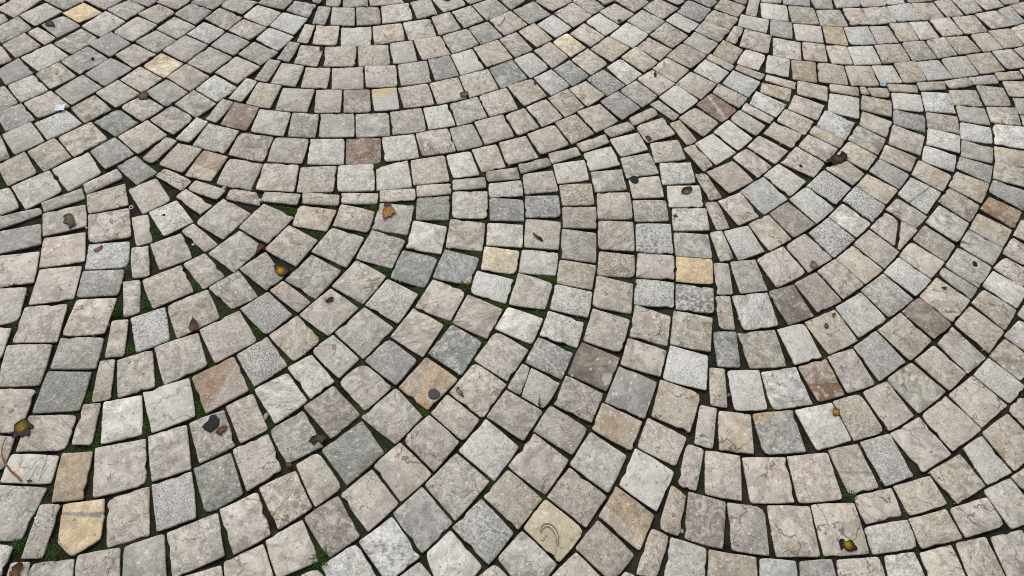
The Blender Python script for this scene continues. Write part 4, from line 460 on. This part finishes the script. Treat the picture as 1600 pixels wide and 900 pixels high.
def stone_geo(poly, code, seed, seg=5, rings=True):
    """vertices (world x, y, z), faces, tex, tint, prm of one worn sett"""
    r = random.Random(seed)
    o = outline(poly, r, seg)
    n = len(o)
    c = o.mean(0)
    d = np.roll(o, -1, 0) - np.roll(o, 1, 0)
    d /= np.linalg.norm(d, axis=1)[:, None] + 1e-9
    inn = np.c_[-d[:, 1], d[:, 0]]
    ext = np.linalg.norm(o - c, axis=1).min()
    w = min(1.0, ext / .035)
    zoff = r.gauss(0, .0013)
    tx, ty = r.gauss(0, .017), r.gauss(0, .017)
    wear = r.uniform(.8, 1.3)
    lay = [(0.0016, -.040), (0.0, -.0034 * wear), (.0008 * w, -.0013 * wear), (.0026 * w, -.0002)] if rings else [(0.0012, -.040), (0.0, -.003), (.0020 * w, -.0003)]
    V = []
    for ins, z in lay:
        p = o + inn * ins
        for q in range(n):
            V.append((p[q, 0], p[q, 1], z + (r.uniform(-.0004, .0003) if z > -.02 else 0)))
    V.append((c[0], c[1], r.uniform(-.0006, .0012)))
    V = np.array(V)
    V[:, 2] += zoff + (V[:, 0] - c[0]) * tx + (V[:, 1] - c[1]) * ty
    F = []
    for l in range(len(lay) - 1):
        for q in range(n):
            q2 = (q + 1) % n
            F.append((l * n + q, l * n + q2, (l + 1) * n + q2, (l + 1) * n + q))
    b = (len(lay) - 1) * n
    for q in range(n):
        F.append((b + q, b + (q + 1) % n, len(V) - 1))
    rgb, sk, ve, mo, st = KIND[code]
    j = r.gauss(0, .052)
    wj = r.gauss(0, .010)
    tint = np.array(lin(*rgb)) * (1 + j) * np.array((.988 + wj, .996, .952 - wj))
    jit = lambda a: max(0.0, a * r.uniform(.55, 1.45))
    prm = (jit(sk), jit(ve), jit(mo), jit(st))
    live = r.choice((.35, .5, .75, .9, 1.0, 1.3))
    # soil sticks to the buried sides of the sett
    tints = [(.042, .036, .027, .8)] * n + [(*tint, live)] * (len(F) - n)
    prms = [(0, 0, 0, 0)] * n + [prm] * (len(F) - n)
    ang = r.uniform(0, 6.283)
    ca, sa = math.cos(ang), math.sin(ang)
    loc = V - np.array((c[0], c[1], 0))
    off = np.array((r.uniform(-20, 20), r.uniform(-20, 20), 0))
    sx = r.choice((.55, .75, .9, 1.0, 1.2, 1.5))              # every sett was split from a different bed of rock
    sy = sx * (r.choice((.45, .6)) if r.random() < .08 else r.uniform(.8, 1.2))
    tex = np.c_[(loc[:, 0] * ca - loc[:, 1] * sa) * sx, (loc[:, 0] * sa + loc[:, 1] * ca) * sy, loc[:, 2]] + off
    return V, F, tex, tints, prms, c

def mesh_from(name, V, F, tex=None, tints=None, prms=None, mat=None, smooth=True):
    me = bpy.data.meshes.new(name)
    me.from_pydata([tuple(v) for v in V], [], F)
    if tex is not None:
        a = me.attributes.new('tex', 'FLOAT_VECTOR', 'POINT')
        a.data.foreach_set('vector', np.asarray(tex, np.float32).ravel())
    if tints is not None:
        a = me.attributes.new('tint', 'FLOAT_COLOR', 'FACE')
        t = np.asarray(tints, np.float32)
        if t.shape[1] == 3: t = np.c_[t, np.ones(len(t), np.float32)]
        a.data.foreach_set('color', t.ravel())
    if prms is not None:
        a = me.attributes.new('prm', 'FLOAT_COLOR', 'FACE')
        a.data.foreach_set('color', np.asarray(prms, np.float32).ravel())
    if smooth:
        me.polygons.foreach_set('use_smooth', np.ones(len(me.polygons), bool))
    if mat: me.materials.append(mat)
    me.update()
    return me

def two_tone(me, cuts):
    """recolour a stone either side of the real colour boundaries in its rock, along wandering lines.
    cuts: (lines [((x, y), (x, y))], rules [(side of each line, rgb)]) in the stone's local frame"""
    lines, rules = cuts
    bm = bmesh.new()
    bm.from_mesh(me)
    top = [e for e in bm.edges if all(v.co.z > -.02 for v in e.verts) and e.calc_length() > .004]
    bmesh.ops.subdivide_edges(bm, edges=top, cuts=9, use_grid_fill=True)
    lay = bm.faces.layers.float_color['tint']
    ph = rnd.uniform(0, 50)
    for f in bm.faces:
        p = f.calc_center_median()
        wx = mnoise.noise(Vector((p.x * 60, p.y * 60, ph))) * .0045 + mnoise.noise(Vector((p.x * 260, p.y * 260, ph))) * .0022
        wide = mnoise.noise(Vector((p.x * 45, p.y * 45, ph + 9))) * .0012
        sg = []
        for q, ((ax, ay), (bx_, by_)) in enumerate(lines):
            l = math.hypot(bx_ - ax, by_ - ay)
            d = ((by_ - ay) * (p.x - ax) - (bx_ - ax) * (p.y - ay)) / l
            sg.append(1 if d + wx * (.35 if len(lines) > 1 else 1) + (wide if q else 0) > 0 else -1)
        for want, rgb in rules:
            if tuple(sg) == want and f[lay][0] > .06:
                f[lay] = (*[c * s for c, s in zip(lin(*rgb), (.988, .996, .952))], f[lay][3])
    bm.to_mesh(me)
    bm.free()

def decode(s):
    out = []
    for rec in s.split(';'):
        if not rec.strip(): continue
        code, nums = rec.strip()[0], rec.strip()[1:]
        v = [int(q) / 2000 for q in nums.split(',')]
        out.append((np.array(v).reshape(-1, 2), code))
    return out

STONES = decode(STONE_DATA)           # largest in view first

# the ground sheet, out to the horizon
me = bpy.data.meshes.new('ground')
me.from_pydata([(-400, -400, -.0195), (400, -400, -.0195), (400, 400, -.0195), (-400, 400, -.0195)], [], [(0, 1, 2, 3)])
me.materials.append(M_SOIL)
ground = bpy.data.objects.new('ground', me)
coll.objects.link(ground)
tag(ground, kind='structure')

# occupancy of the ground by stones, 2 mm cells
GX0, GY0, GS = -3.9, -1.0, .002
GW, GH = int(7.8 / GS), int(5.9 / GS)
occ = np.zeros((GH, GW), bool)
def stamp(poly, grow=0.0):
    lo = poly.min(0) - grow; hi = poly.max(0) + grow
    x0 = max(0, int((lo[0] - GX0) / GS)); x1 = min(GW - 1, int((hi[0] - GX0) / GS) + 1)
    y0 = max(0, int((lo[1] - GY0) / GS)); y1 = min(GH - 1, int((hi[1] - GY0) / GS) + 1)
    if x1 <= x0 or y1 <= y0: return
    X, Y = np.meshgrid(GX0 + (np.arange(x0, x1) + .5) * GS, GY0 + (np.arange(y0, y1) + .5) * GS)
    mk = np.ones(X.shape, bool)
    for i in range(len(poly)):
        a, b = poly[i], poly[(i + 1) % len(poly)]
        l = math.hypot(*(b - a)) + 1e-9
        mk &= ((b[0] - a[0]) * (Y - a[1]) - (b[1] - a[1]) * (X - a[0])) / l >= -grow
    occ[y0:y1, x0:x1] |= mk
for poly, code in STONES: stamp(poly)
def is_gap(x, y):
    i, j = int((y - GY0) / GS), int((x - GX0) / GS)
    return 0 <= i < GH and 0 <= j < GW and not occ[i, j]

# joint bed: dark soil between the stones, raised where moss grows
step = .0125
xs = np.arange(-2.6, 2.6 + step, step)
ys = np.arange(-.2, 3.2 + step, step)      # relief of the soil where the joints are seen close
XX, YY = np.meshgrid(xs, ys)
mw = np.zeros(XX.shape)
for mx, my, rad, amt in MOSS:
    mw = np.maximum(mw, amt * np.exp(-(((XX - mx) ** 2 + (YY - my) ** 2) / (rad * .9) ** 2)))
damp = np.clip((.75 - XX) / .5, 0, 1) * np.clip((2.0 - YY) / .5, 0, 1)
ZZ = np.empty(XX.shape)
NM = np.empty(XX.shape)
for i in range(XX.shape[0]):
    for j in range(XX.shape[1]):
        ZZ[i, j] = mnoise.noise(Vector((XX[i, j] * 14, YY[i, j] * 14, 3.1)))
        NM[i, j] = mnoise.noise(Vector((XX[i, j] * 9, YY[i, j] * 9, 8.7)))
ZZ = -.0100 + ZZ * .0060 + nrs.uniform(-.0012, .0012, XX.shape) + np.minimum(mw, 1) * .0065
thin = damp * np.clip(NM * 2.2 + .35, 0, 1)
mw = np.maximum(mw, thin * .5)
nx_, ny_ = len(xs), len(ys)
idx = np.arange(nx_ * ny_).reshape(ny_, nx_)
FF = np.stack([idx[:-1, :-1], idx[:-1, 1:], idx[1:, 1:], idx[1:, :-1]], -1).reshape(-1, 4)
me = bpy.data.meshes.new('pavement')
me.from_pydata(np.stack([XX, YY, ZZ], -1).reshape(-1, 3).tolist(), [], FF.tolist())
at = me.attributes.new('moss', 'FLOAT', 'POINT')
at.data.foreach_set('value', np.clip(mw * 1.1, 0, 1).astype(np.float32).ravel())
me.polygons.foreach_set('use_smooth', np.ones(len(me.polygons), bool))
me.materials.append(M_SOIL)
pavement = bpy.data.objects.new('pavement', me)
coll.objects.link(pavement)
tag(pavement, kind='structure')
def bed_z(x, y):
    i = int(np.clip((y + .2) / step, 0, ny_ - 1)); j = int(np.clip((x + 2.6) / step, 0, nx_ - 1))
    return ZZ[i, j]

def split_crack(poly, line, gap):
    """a cracked sett: the two halves of its outline either side of the crack"""
    (ax, ay), (bx_, by_) = line
    a = np.array((ax, ay)); d = np.array((bx_ - ax, by_ - ay)); d = d / np.linalg.norm(d)
    nn = np.array((d[1], -d[0]))
    parts = []
    for s in (1, -1):
        out = []
        q = [((p - a) @ nn) * s - gap / 2 for p in poly]
        for i in range(len(poly)):
            j = (i + 1) % len(poly)
            if q[i] >= 0: out.append(poly[i])
            if (q[i] >= 0) != (q[j] >= 0):
                f = q[i] / (q[i] - q[j])
                out.append(poly[i] + (poly[j] - poly[i]) * f)
        parts.append(np.array(out))
    return parts

N_SINGLE = 298
single_at = {}
rest = []
count = 0
def add_single(poly, code, seed):
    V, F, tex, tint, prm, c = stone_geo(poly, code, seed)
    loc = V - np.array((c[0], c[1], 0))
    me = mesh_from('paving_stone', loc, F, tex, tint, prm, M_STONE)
    ob = bpy.data.objects.new('paving_stone', me)
    coll.objects.link(ob)
    ob.parent = pavement
    ob.location = (c[0], c[1], 0)
    return ob
for i, (poly, code) in enumerate(STONES):
    pieces = [poly]
    if code in CRACKS:
        pieces = split_crack(poly, *CRACKS[code])
    for q, pc in enumerate(pieces):
        if i < N_SINGLE:
            ob = add_single(pc, code, 1000 + i * 3 + q)
            single_at[i] = ob
        else:
            rest.append((pc, code, 1000 + i * 3 + q, 4, True))

def stone_near(x, y):
    best = min(single_at, key=lambda i: float(np.hypot(*(STONES[i][0].mean(0) - np.array((x, y))))))
    return single_at[best]

# rock with two colours: line(s) through the stone at a ground point
for (x, y), lines, rules in TWO_TONE:
    best = min(range(len(STONES)), key=lambda i: float(np.hypot(*(STONES[i][0].mean(0) - np.array((x, y))))))
    if best in single_at:
        ob = single_at[best]
        lo = [((a[0] - ob.location.x, a[1] - ob.location.y), (b[0] - ob.location.x, b[1] - ob.location.y)) for a, b in lines]
        two_tone(ob.data, (lo, rules))

# setts beyond the frame: the same paving in arcs goes on around the photographed patch
for poly, code in STONES: stamp(poly, .0045)
codes_out = 'nnnnwwwwllggsstbkp'
ro = random.Random(5)
FU, FV = np.meshgrid(np.linspace(0, 1, 9), np.linspace(0, 1, 9))
def free(q):
    P_ = [q[i][None, None, :] for i in range(4)]
    u, v = FU[..., None], FV[..., None]
    p = P_[0] * (1 - u) * (1 - v) + P_[1] * u * (1 - v) + P_[2] * u * v + P_[3] * (1 - u) * v
    i = ((p[..., 1] - GY0) / GS).astype(int)
    j = ((p[..., 0] - GX0) / GS).astype(int)
    if i.min() < 0 or j.min() < 0 or i.max() >= GH or j.max() >= GW: return False
    return not occ[i, j].any()
def fill_arcs(size, phase):
    SW, AMP = 1.45, .24
    for strip in range(-3, 4):
        x0 = strip * SW + .2
        sg = -1 if strip % 2 else 1
        arc = lambda t: sg * AMP * (1 - math.cos(math.pi * t / SW))
        der = lambda t: sg * AMP * math.pi / SW * math.sin(math.pi * t / SW)
        for row in range(int(-1.2 / size), int(5.2 / size)):
            yb = row * size + phase
            u = -SW / 2 + phase * .4
            while u < SW / 2 - .015:
                u2 = min(u + size * ro.uniform(.84, 1.12) - .007, SW / 2)
                if SW / 2 - u2 < .03: u2 = SW / 2
                th = size - .008
                def tp(q):
                    dl = .8 * der(q) * th / (1 + der(q) ** 2)
                    return (x0 + q - dl, yb + arc(q - dl) + th)
                quad = np.array([(x0 + u, yb + arc(u)), (x0 + u2, yb + arc(u2)), tp(u2), tp(u)])
                w = u2 - u
                u = u2 + .007
                if w < .018: continue
                if free(quad):
                    stamp(quad, .0015)
                    rest.append((quad, ro.choice(codes_out), ro.randrange(10 ** 6) + 20000, 1, False))
fill_arcs(.104, 0.0)
fill_arcs(.070, 0.03)
fill_arcs(.050, 0.012)
fill_arcs(.036, 0.005)

AV, AF, AT, AC, AP = [], [], [], [], []
base = 0
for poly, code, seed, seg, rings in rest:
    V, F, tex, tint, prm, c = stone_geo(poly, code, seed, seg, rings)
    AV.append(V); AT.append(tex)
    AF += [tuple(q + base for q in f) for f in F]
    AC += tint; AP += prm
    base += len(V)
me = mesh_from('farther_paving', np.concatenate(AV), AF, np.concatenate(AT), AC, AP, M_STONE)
fp = bpy.data.objects.new('farther_paving', me)
coll.objects.link(fp)
fp.parent = pavement
tag(fp, kind='stuff')

# ---------------------------------------------------------------- marks in and on single stones
def ribbon(name, pts, width, z, mat, parent):
    V, F = [], []
    for i, p in enumerate(pts):
        p = np.array(p)
        t = np.array(pts[min(i + 1, len(pts) - 1)]) - np.array(pts[max(i - 1, 0)])
        t = t / (np.linalg.norm(t) + 1e-9)
        nn = np.array((-t[1], t[0]))
        w = width * (.35 + .65 * math.sin(math.pi * (i + .8) / (len(pts) + .6))) * rnd.uniform(.8, 1.2)
        for s, zz in ((-.5, z - .0008), (-.32, z), (.32, z), (.5, z - .0008)):
            q = p + nn * w * s
            V.append((q[0] - parent.location.x, q[1] - parent.location.y, zz))
        if i:
            for e in range(3):
                b = 4 * i + e
                F.append((b - 4, b - 3, b + 1, b))
    me = bpy.data.meshes.new(name)
    me.from_pydata(V, [], F)
    me.polygons.foreach_set('use_smooth', np.ones(len(me.polygons), bool))
    me.materials.append(mat)
    ob = bpy.data.objects.new(name, me)
    coll.objects.link(ob)
    ob.parent = parent
    return ob
for name, pts, width, matn in MARKS:
    par = stone_near(*np.mean(np.array(pts), 0))
    ribbon(name, pts, width, .0026, {'chalk': M_CHALK, 'fossil': M_FOSSIL, 'shell': M_SHELL}[matn], par)

# ---------------------------------------------------------------- moss in the joints
MV, MF, MC = [], [], []
def blade(x, y, z, h, w, az, lean, col):
    dx, dy = math.cos(az), math.sin(az)
    px, py = -dy * w / 2, dx * w / 2
    b = len(MV)
    MV.extend([(x - px, y - py, z), (x + px, y + py, z),
               (x + dx * lean * h * .45 + px * .6, y + dy * lean * h * .45 + py * .6, z + h * .62),
               (x + dx * lean * h * .45 - px * .6, y + dy * lean * h * .45 - py * .6, z + h * .62),
               (x + dx * lean * h, y + dy * lean * h, z + h)])
    MF.extend([(b, b + 1, b + 2, b + 3), (b + 3, b + 2, b + 4)])
    MC.extend([col, col])
for mx, my, rad, amt in MOSS:
    for q in range(int(150 * amt * (rad / .02) ** 1.4)):
        a = rnd.uniform(0, 6.283); d = rad * 1.05 * math.sqrt(rnd.random())
        x, y = mx + math.cos(a) * d, my + math.sin(a) * d
        if not is_gap(x, y) and rnd.random() > .05: continue
        g = rnd.uniform(.65, 1.5)
        col = (.066 * g * rnd.uniform(.7, 1.5), .165 * g, .024 * g)
        blade(x, y, bed_z(x, y) - .001, rnd.uniform(.004, .0085), rnd.uniform(.0012, .0026), rnd.uniform(0, 6.283), rnd.uniform(.2, 1.0), col)
for q in range(130000):
    x, y = rnd.uniform(-1.6, .75), rnd.uniform(.2, 2.0)
    i, j = int((y + .2) / step), int((x + 2.6) / step)
    if rnd.random() > thin[i, j] * .9 or not is_gap(x, y): continue
    g = rnd.uniform(.5, 1.3)
    blade(x, y, bed_z(x, y) - .001, rnd.uniform(.003, .006), rnd.uniform(.0012, .0026), rnd.uniform(0, 6.283), rnd.uniform(.3, 1.2), (.050 * g * rnd.uniform(.8, 1.6), .100 * g, .018 * g))
for tx, ty, rad, nb in TUFTS:
    for q in range(nb):
        a = rnd.uniform(0, 6.283); d = rad * math.sqrt(rnd.random())
        x, y = tx + math.cos(a) * d, ty + math.sin(a) * d
        g = rnd.uniform(.6, 1.5)
        col = (.036 * g * rnd.uniform(.7, 1.6), .085 * g, .018 * g)
        blade(x, y, bed_z(x, y), rnd.uniform(.007, .016), rnd.uniform(.0012, .0022), rnd.uniform(0, 6.283), rnd.uniform(.5, 1.5), col)
me = mesh_from('moss', MV, MF, None, MC, None, M_MOSS)
moss = bpy.data.objects.new('moss', me)
coll.objects.link(moss)
tag(moss, 'green moss and grass tufts growing in the joints', 'moss', kind='stuff')

# ---------------------------------------------------------------- grit in the joints
GV, GF, GC = [], [], []
tet = [(1, 0, -.5), (-.5, .87, -.5), (-.5, -.87, -.5), (.2, .1, .7), (-.1, -.3, .6)]
tries = 0
while len(GC) < 6 * 11000 and tries < 300000:
    tries += 1
    x, y = rnd.uniform(-2.0, 2.05), rnd.uniform(.15, 2.75)
    if not is_gap(x, y): continue
    s = rnd.choice((.0008, .001, .0012, .0016, .0022, .003)) * rnd.uniform(.8, 1.4)
    z = bed_z(x, y) + s * .2
    a = rnd.uniform(0, 6.283)
    b = len(GV)
    for vx, vy, vz in tet:
        GV.append((x + (vx * math.cos(a) - vy * math.sin(a)) * s * rnd.uniform(.7, 1.2), y + (vx * math.sin(a) + vy * math.cos(a)) * s * rnd.uniform(.7, 1.2), z + vz * s))
    t = rnd.choice(((.05, .04, .03), (.035, .03, .024), (.08, .065, .05), (.11, .10, .088), (.2, .19, .175), (.06, .035, .02)))
    for f in ((0, 1, 3), (1, 2, 4), (2, 0, 3), (1, 4, 3), (2, 3, 4), (0, 2, 1)):
        GF.append(tuple(b + q for q in f)); GC.append(t)
me = mesh_from('joint_grit', GV, GF, None, GC, None, M_GRIT, smooth=False)
grit = bpy.data.objects.new('joint_grit', me)
coll.objects.link(grit)
tag(grit, 'dark crumbs of soil and grit in the joints', 'grit', kind='stuff')

# ---------------------------------------------------------------- fallen leaves
def make_leaf(out, spot, spot_r, c1, c2, label, stem, curl, seed):
    """a dry leaf: lobed rim, blade of several rings that cups and ripples, dark rim, stem as a part"""
    r = random.Random(seed * 77 + 5)
    P = np.array(out)
    # finer rim
    Q = []
    for i in range(len(P)):
        a, b = P[i], P[(i + 1) % len(P)]
        l = np.linalg.norm(b - a)
        for f in (0, .5):
            Q.append(a + (b - a) * f + (np.array((r.uniform(-1, 1), r.uniform(-1, 1))) * l * .06 if f else 0))
    Q = np.array(Q)
    c = P.mean(0)
    size = float(np.linalg.norm(P - c, axis=1).mean())
    n = len(Q)
    V, F, C = [], [], []
    ripple = [r.uniform(0, 6.28) for _ in range(3)]
    fr = (1.0, .86, .66, .44, .22)
    for f in fr:
        for i in range(n):
            p = c + (Q[i] - c) * f
            a = 2 * math.pi * i / n
            z = curl * size * .45 * (.30 * f ** 2 + .20 * f ** 3 * math.sin(2 * a + ripple[0]) + .16 * f ** 3 * math.sin(5 * a + ripple[1])) + r.uniform(-.02, .02) * size
            V.append((p[0] - c[0], p[1] - c[1], max(.0002, z)))
    V.append((0, 0, .0002))
    def colr(p, f):
        d = math.hypot(p[0] + c[0] - spot[0], p[1] + c[1] - spot[1]) / max(1e-5, spot_r)
        k = max(0.0, min(1.0, 1.35 - d)) * r.uniform(.75, 1.0)
        g = r.uniform(.75, 1.2) * (.5 if f == 0 else 1.0)
        cc = [c1[q] * (1 - k) + c2[q] * k for q in range(3)]
        return tuple(x * g for x in lin(*cc))
    for l in range(len(fr) - 1):
        for i in range(n):
            i2 = (i + 1) % n
            F.append((l * n + i, l * n + i2, (l + 1) * n + i2, (l + 1) * n + i))
            m_ = (np.array(V[l * n + i]) + np.array(V[(l + 1) * n + i2])) / 2
            C.append(colr(m_, l))
    b = (len(fr) - 1) * n
    for i in range(n):
        F.append((b + i, b + (i + 1) % n, len(V) - 1))
        C.append(colr(V[b + i], 9))
    me = mesh_from('leaf', V, F, None, C, None, M_LEAF)
    ob = bpy.data.objects.new('leaf', me)
    coll.objects.link(ob)
    sol = ob.modifiers.new('thick', 'SOLIDIFY')
    sol.thickness = .0004
    sol.offset = 1
    ob.location = (c[0], c[1], .0026)
    tag(ob, label, 'leaf', 'fallen leaves on the paving')
    if stem:
        pts = [np.array(q) - c for q in stem]
        if len(pts) == 2:
            m_ = (pts[0] + pts[1]) / 2 + np.array((r.uniform(-1, 1), r.uniform(-1, 1))) * .0012
            pts = [pts[0], m_, pts[1]]
        sv, sf = [], []
        for i, p in enumerate(pts):
            q0, q1 = pts[max(0, i - 1)], pts[min(len(pts) - 1, i + 1)]
            t = (q1 - q0) / (np.linalg.norm(q1 - q0) + 1e-9)
            for q in range(5):
                a = 2 * math.pi * q / 5
                rr = .0009 - .0002 * i
                sv.append((p[0] - t[1] * math.cos(a) * rr, p[1] + t[0] * math.cos(a) * rr, .0015 + math.sin(a) * rr))
            if i:
                for q in range(5):
                    sf.append(((i - 1) * 5 + q, (i - 1) * 5 + (q + 1) % 5, i * 5 + (q + 1) % 5, i * 5 + q))
        sf.append((0, 1, 2, 3, 4)); sf.append(tuple(reversed(range(len(sv) - 5, len(sv)))))
        ms = bpy.data.meshes.new('stem')
        ms.from_pydata(sv, [], sf)
        ms.materials.append(M_TWIGD)
        so = bpy.data.objects.new('stem', ms)
        coll.objects.link(so)
        so.parent = ob
    return ob
for i, a in enumerate(LEAVES):
    make_leaf(*a, seed=i + 1)

# ---------------------------------------------------------------- gum spots, litter, twigs
def blob(name, x, y, rx, ry, az, h, mat, label, cat, group=None, irr=.12, seed=0, z=.0022):
    r = random.Random(seed)
    n = 22
    V, F = [], []
    ph = [r.uniform(0, 6.28) for _ in range(4)]
    rad = [1 + irr * (math.sin(2 * a + ph[0]) + .7 * math.sin(3 * a + ph[1]) + .5 * math.sin(5 * a + ph[2])) for a in [2 * math.pi * i / n for i in range(n)]]
    for f, zz in ((1.0, -.002), (.99, .35 * h), (.88, .8 * h), (.55, h)):
        for i in range(n):
            a = 2 * math.pi * i / n
            V.append((math.cos(a) * rx * rad[i] * f, math.sin(a) * ry * rad[i] * f, zz + r.uniform(-.08, .08) * h))
    V.append((0, 0, h * .92))
    for l in range(3):
        for i in range(n):
            F.append((l * n + i, l * n + (i + 1) % n, (l + 1) * n + (i + 1) % n, (l + 1) * n + i))
    for i in range(n): F.append((3 * n + i, 3 * n + (i + 1) % n, 4 * n))
    me = bpy.data.meshes.new(name)
    me.from_pydata(V, [], F)
    me.polygons.foreach_set('use_smooth', np.ones(len(me.polygons), bool))
    me.materials.append(mat)
    ob = bpy.data.objects.new(name, me)
    coll.objects.link(ob)
    ob.location = (x, y, z)
    ob.rotation_euler = (0, 0, az)
    tag(ob, label, cat, group)
    return ob
def gum_outline(out, mat, label):
    P = np.array(out); c = P.mean(0); n = len(P)
    V, F = [], []
    for f, zz in ((1.0, -.001), (.99, .0002), (.93, .0006), (.5, .0007)):
        for p in P:
            q = (p - c) * f
            V.append((q[0], q[1], zz + rnd.uniform(-.0001, .0001)))
    V.append((0, 0, .0007))
    for l in range(3):
        for i in range(n): F.append((l * n + i, l * n + (i + 1) % n, (l + 1) * n + (i + 1) % n, (l + 1) * n + i))
    for i in range(n): F.append((3 * n + i, 3 * n + (i + 1) % n, 4 * n))
    me = bpy.data.meshes.new('gum_spot')
    me.from_pydata(V, [], F)
    me.polygons.foreach_set('use_smooth', np.ones(len(me.polygons), bool))
    me.materials.append(mat)
    ob = bpy.data.objects.new('gum_spot', me)
    coll.objects.link(ob)
    ob.location = (c[0], c[1], .0022)
    tag(ob, label, 'gum spot', 'gum spots trodden onto the stones')
gum_outline(GUM_PATCH, M_GUM, 'large irregular black gum patch beside a small brown leaf')
for i, (x, y, rx, ry, az, irr, matn, label) in enumerate(GUMS):
    blob('gum_spot', x, y, rx, ry, az, .0008, M_GUM if matn == 'dark' else M_GUMG, label, 'gum spot', 'gum spots trodden onto the stones', irr, 40 + i)

def tube_thing(name, pts, r0, r1, mat, label, cat, z=.004):
    V, F = [], []
    n = 6
    for i, p in enumerate(pts):
        f = i / (len(pts) - 1)
        q0, q1 = np.array(pts[max(0, i - 1)]), np.array(pts[min(len(pts) - 1, i + 1)])
        t = (q1 - q0) / (np.linalg.norm(q1 - q0) + 1e-9)
        nn = (-t[1], t[0])
        rr = r0 + (r1 - r0) * f
        for q in range(n):
            a = 2 * math.pi * q / n
            V.append((p[0] - pts[0][0] + nn[0] * math.cos(a) * rr, p[1] - pts[0][1] + nn[1] * math.cos(a) * rr, math.sin(a) * rr + .002 * math.sin(f * 3.1)))
        if i:
            for q in range(n):
                F.append(((i - 1) * n + q, (i - 1) * n + (q + 1) % n, i * n + (q + 1) % n, i * n + q))
    F.append(tuple(range(n))); F.append(tuple(reversed(range((len(pts) - 1) * n, len(pts) * n))))
    me = bpy.data.meshes.new(name)
    me.from_pydata(V, [], F)
    me.polygons.foreach_set('use_smooth', np.ones(len(me.polygons), bool))
    me.materials.append(mat)
    ob = bpy.data.objects.new(name, me)
    coll.objects.link(ob)
    ob.location = (pts[0][0], pts[0][1], z)
    return tag(ob, label, cat)
for name, pts, r0, r1, matn, label, cat in TWIGS:
    tube_thing(name, pts, r0, r1, M_TWIG if matn == 'light' else M_TWIGD, label, cat)

def scrap(x, y, lx, ly, az, mat, label, seed, z=.004):
    """a crumpled scrap: ragged rim, creased sheet with thickness"""
    r = random.Random(seed)
    n, V, F = 7, [], []
    for i in range(n):
        for j in range(n):
            u, v = i / (n - 1) - .5, j / (n - 1) - .5
            e = max(abs(u), abs(v)) > .45
            V.append((u * lx * (1 + (r.uniform(-.12, .08) if e else r.uniform(-.05, .05))), v * ly * (1 + (r.uniform(-.12, .08) if e else r.uniform(-.05, .05))), r.uniform(0, .0035) * (1 if lx > .014 else .5)))
    for i in range(n - 1):
        for j in range(n - 1):
            F.append((i * n + j, (i + 1) * n + j, (i + 1) * n + j + 1, i * n + j + 1))
    me = bpy.data.meshes.new('paper_scrap')
    me.from_pydata(V, [], F)
    me.materials.append(mat)
    ob = bpy.data.objects.new('paper_scrap', me)
    coll.objects.link(ob)
    sol = ob.modifiers.new('thick', 'SOLIDIFY')
    sol.thickness = .0005
    ob.location = (x, y, z)
    ob.rotation_euler = (0, 0, az)
    return tag(ob, label, 'paper scrap')
for i, (x, y, lx, ly, az, matn, label) in enumerate(SCRAPS):
    scrap(x, y, lx, ly, az, M_PAPER if matn == 'paper' else M_BLUE, label, 300 + i)

# small metal ring lying in a joint
V, F = [], []
nr, ns = 20, 8
for i in range(nr):
    a = 2 * math.pi * i / nr
    for j in range(ns):
        b = 2 * math.pi * j / ns
        rr = .0048 + .0014 * math.cos(b)
        V.append((math.cos(a) * rr, math.sin(a) * rr, .0010 * math.sin(b)))
for i in range(nr):
    for j in range(ns):
        F.append((i * ns + j, ((i + 1) % nr) * ns + j, ((i + 1) % nr) * ns + (j + 1) % ns, i * ns + (j + 1) % ns))
me = bpy.data.meshes.new('metal_ring')
me.from_pydata(V, [], F)
me.polygons.foreach_set('use_smooth', np.ones(len(me.polygons), bool))
me.materials.append(M_METAL)
ring = bpy.data.objects.new('metal_ring', me)
coll.objects.link(ring)
ring.location = (RING[0], RING[1], bed_z(*RING) + .004)
ring.rotation_euler = (.25, .1, 0)
tag(ring, 'tiny pale metal ring lying in the soil of a joint', 'ring')

# loose pebbles lying in joints
for i, (x, y, rx, ry, rgb, label) in enumerate(PEBBLES):
    mt = simple_noise_mat('pebble_tone', lin(*[c * .85 for c in rgb]), lin(*[min(255, c * 1.1) for c in rgb]), 350, .8, .2)
    blob('pebble', x, y, rx, ry, .4 * i, min(rx, ry) * 1.1, mt, label, 'pebble', None, .10, 500 + i, z=bed_z(x, y) + .002)
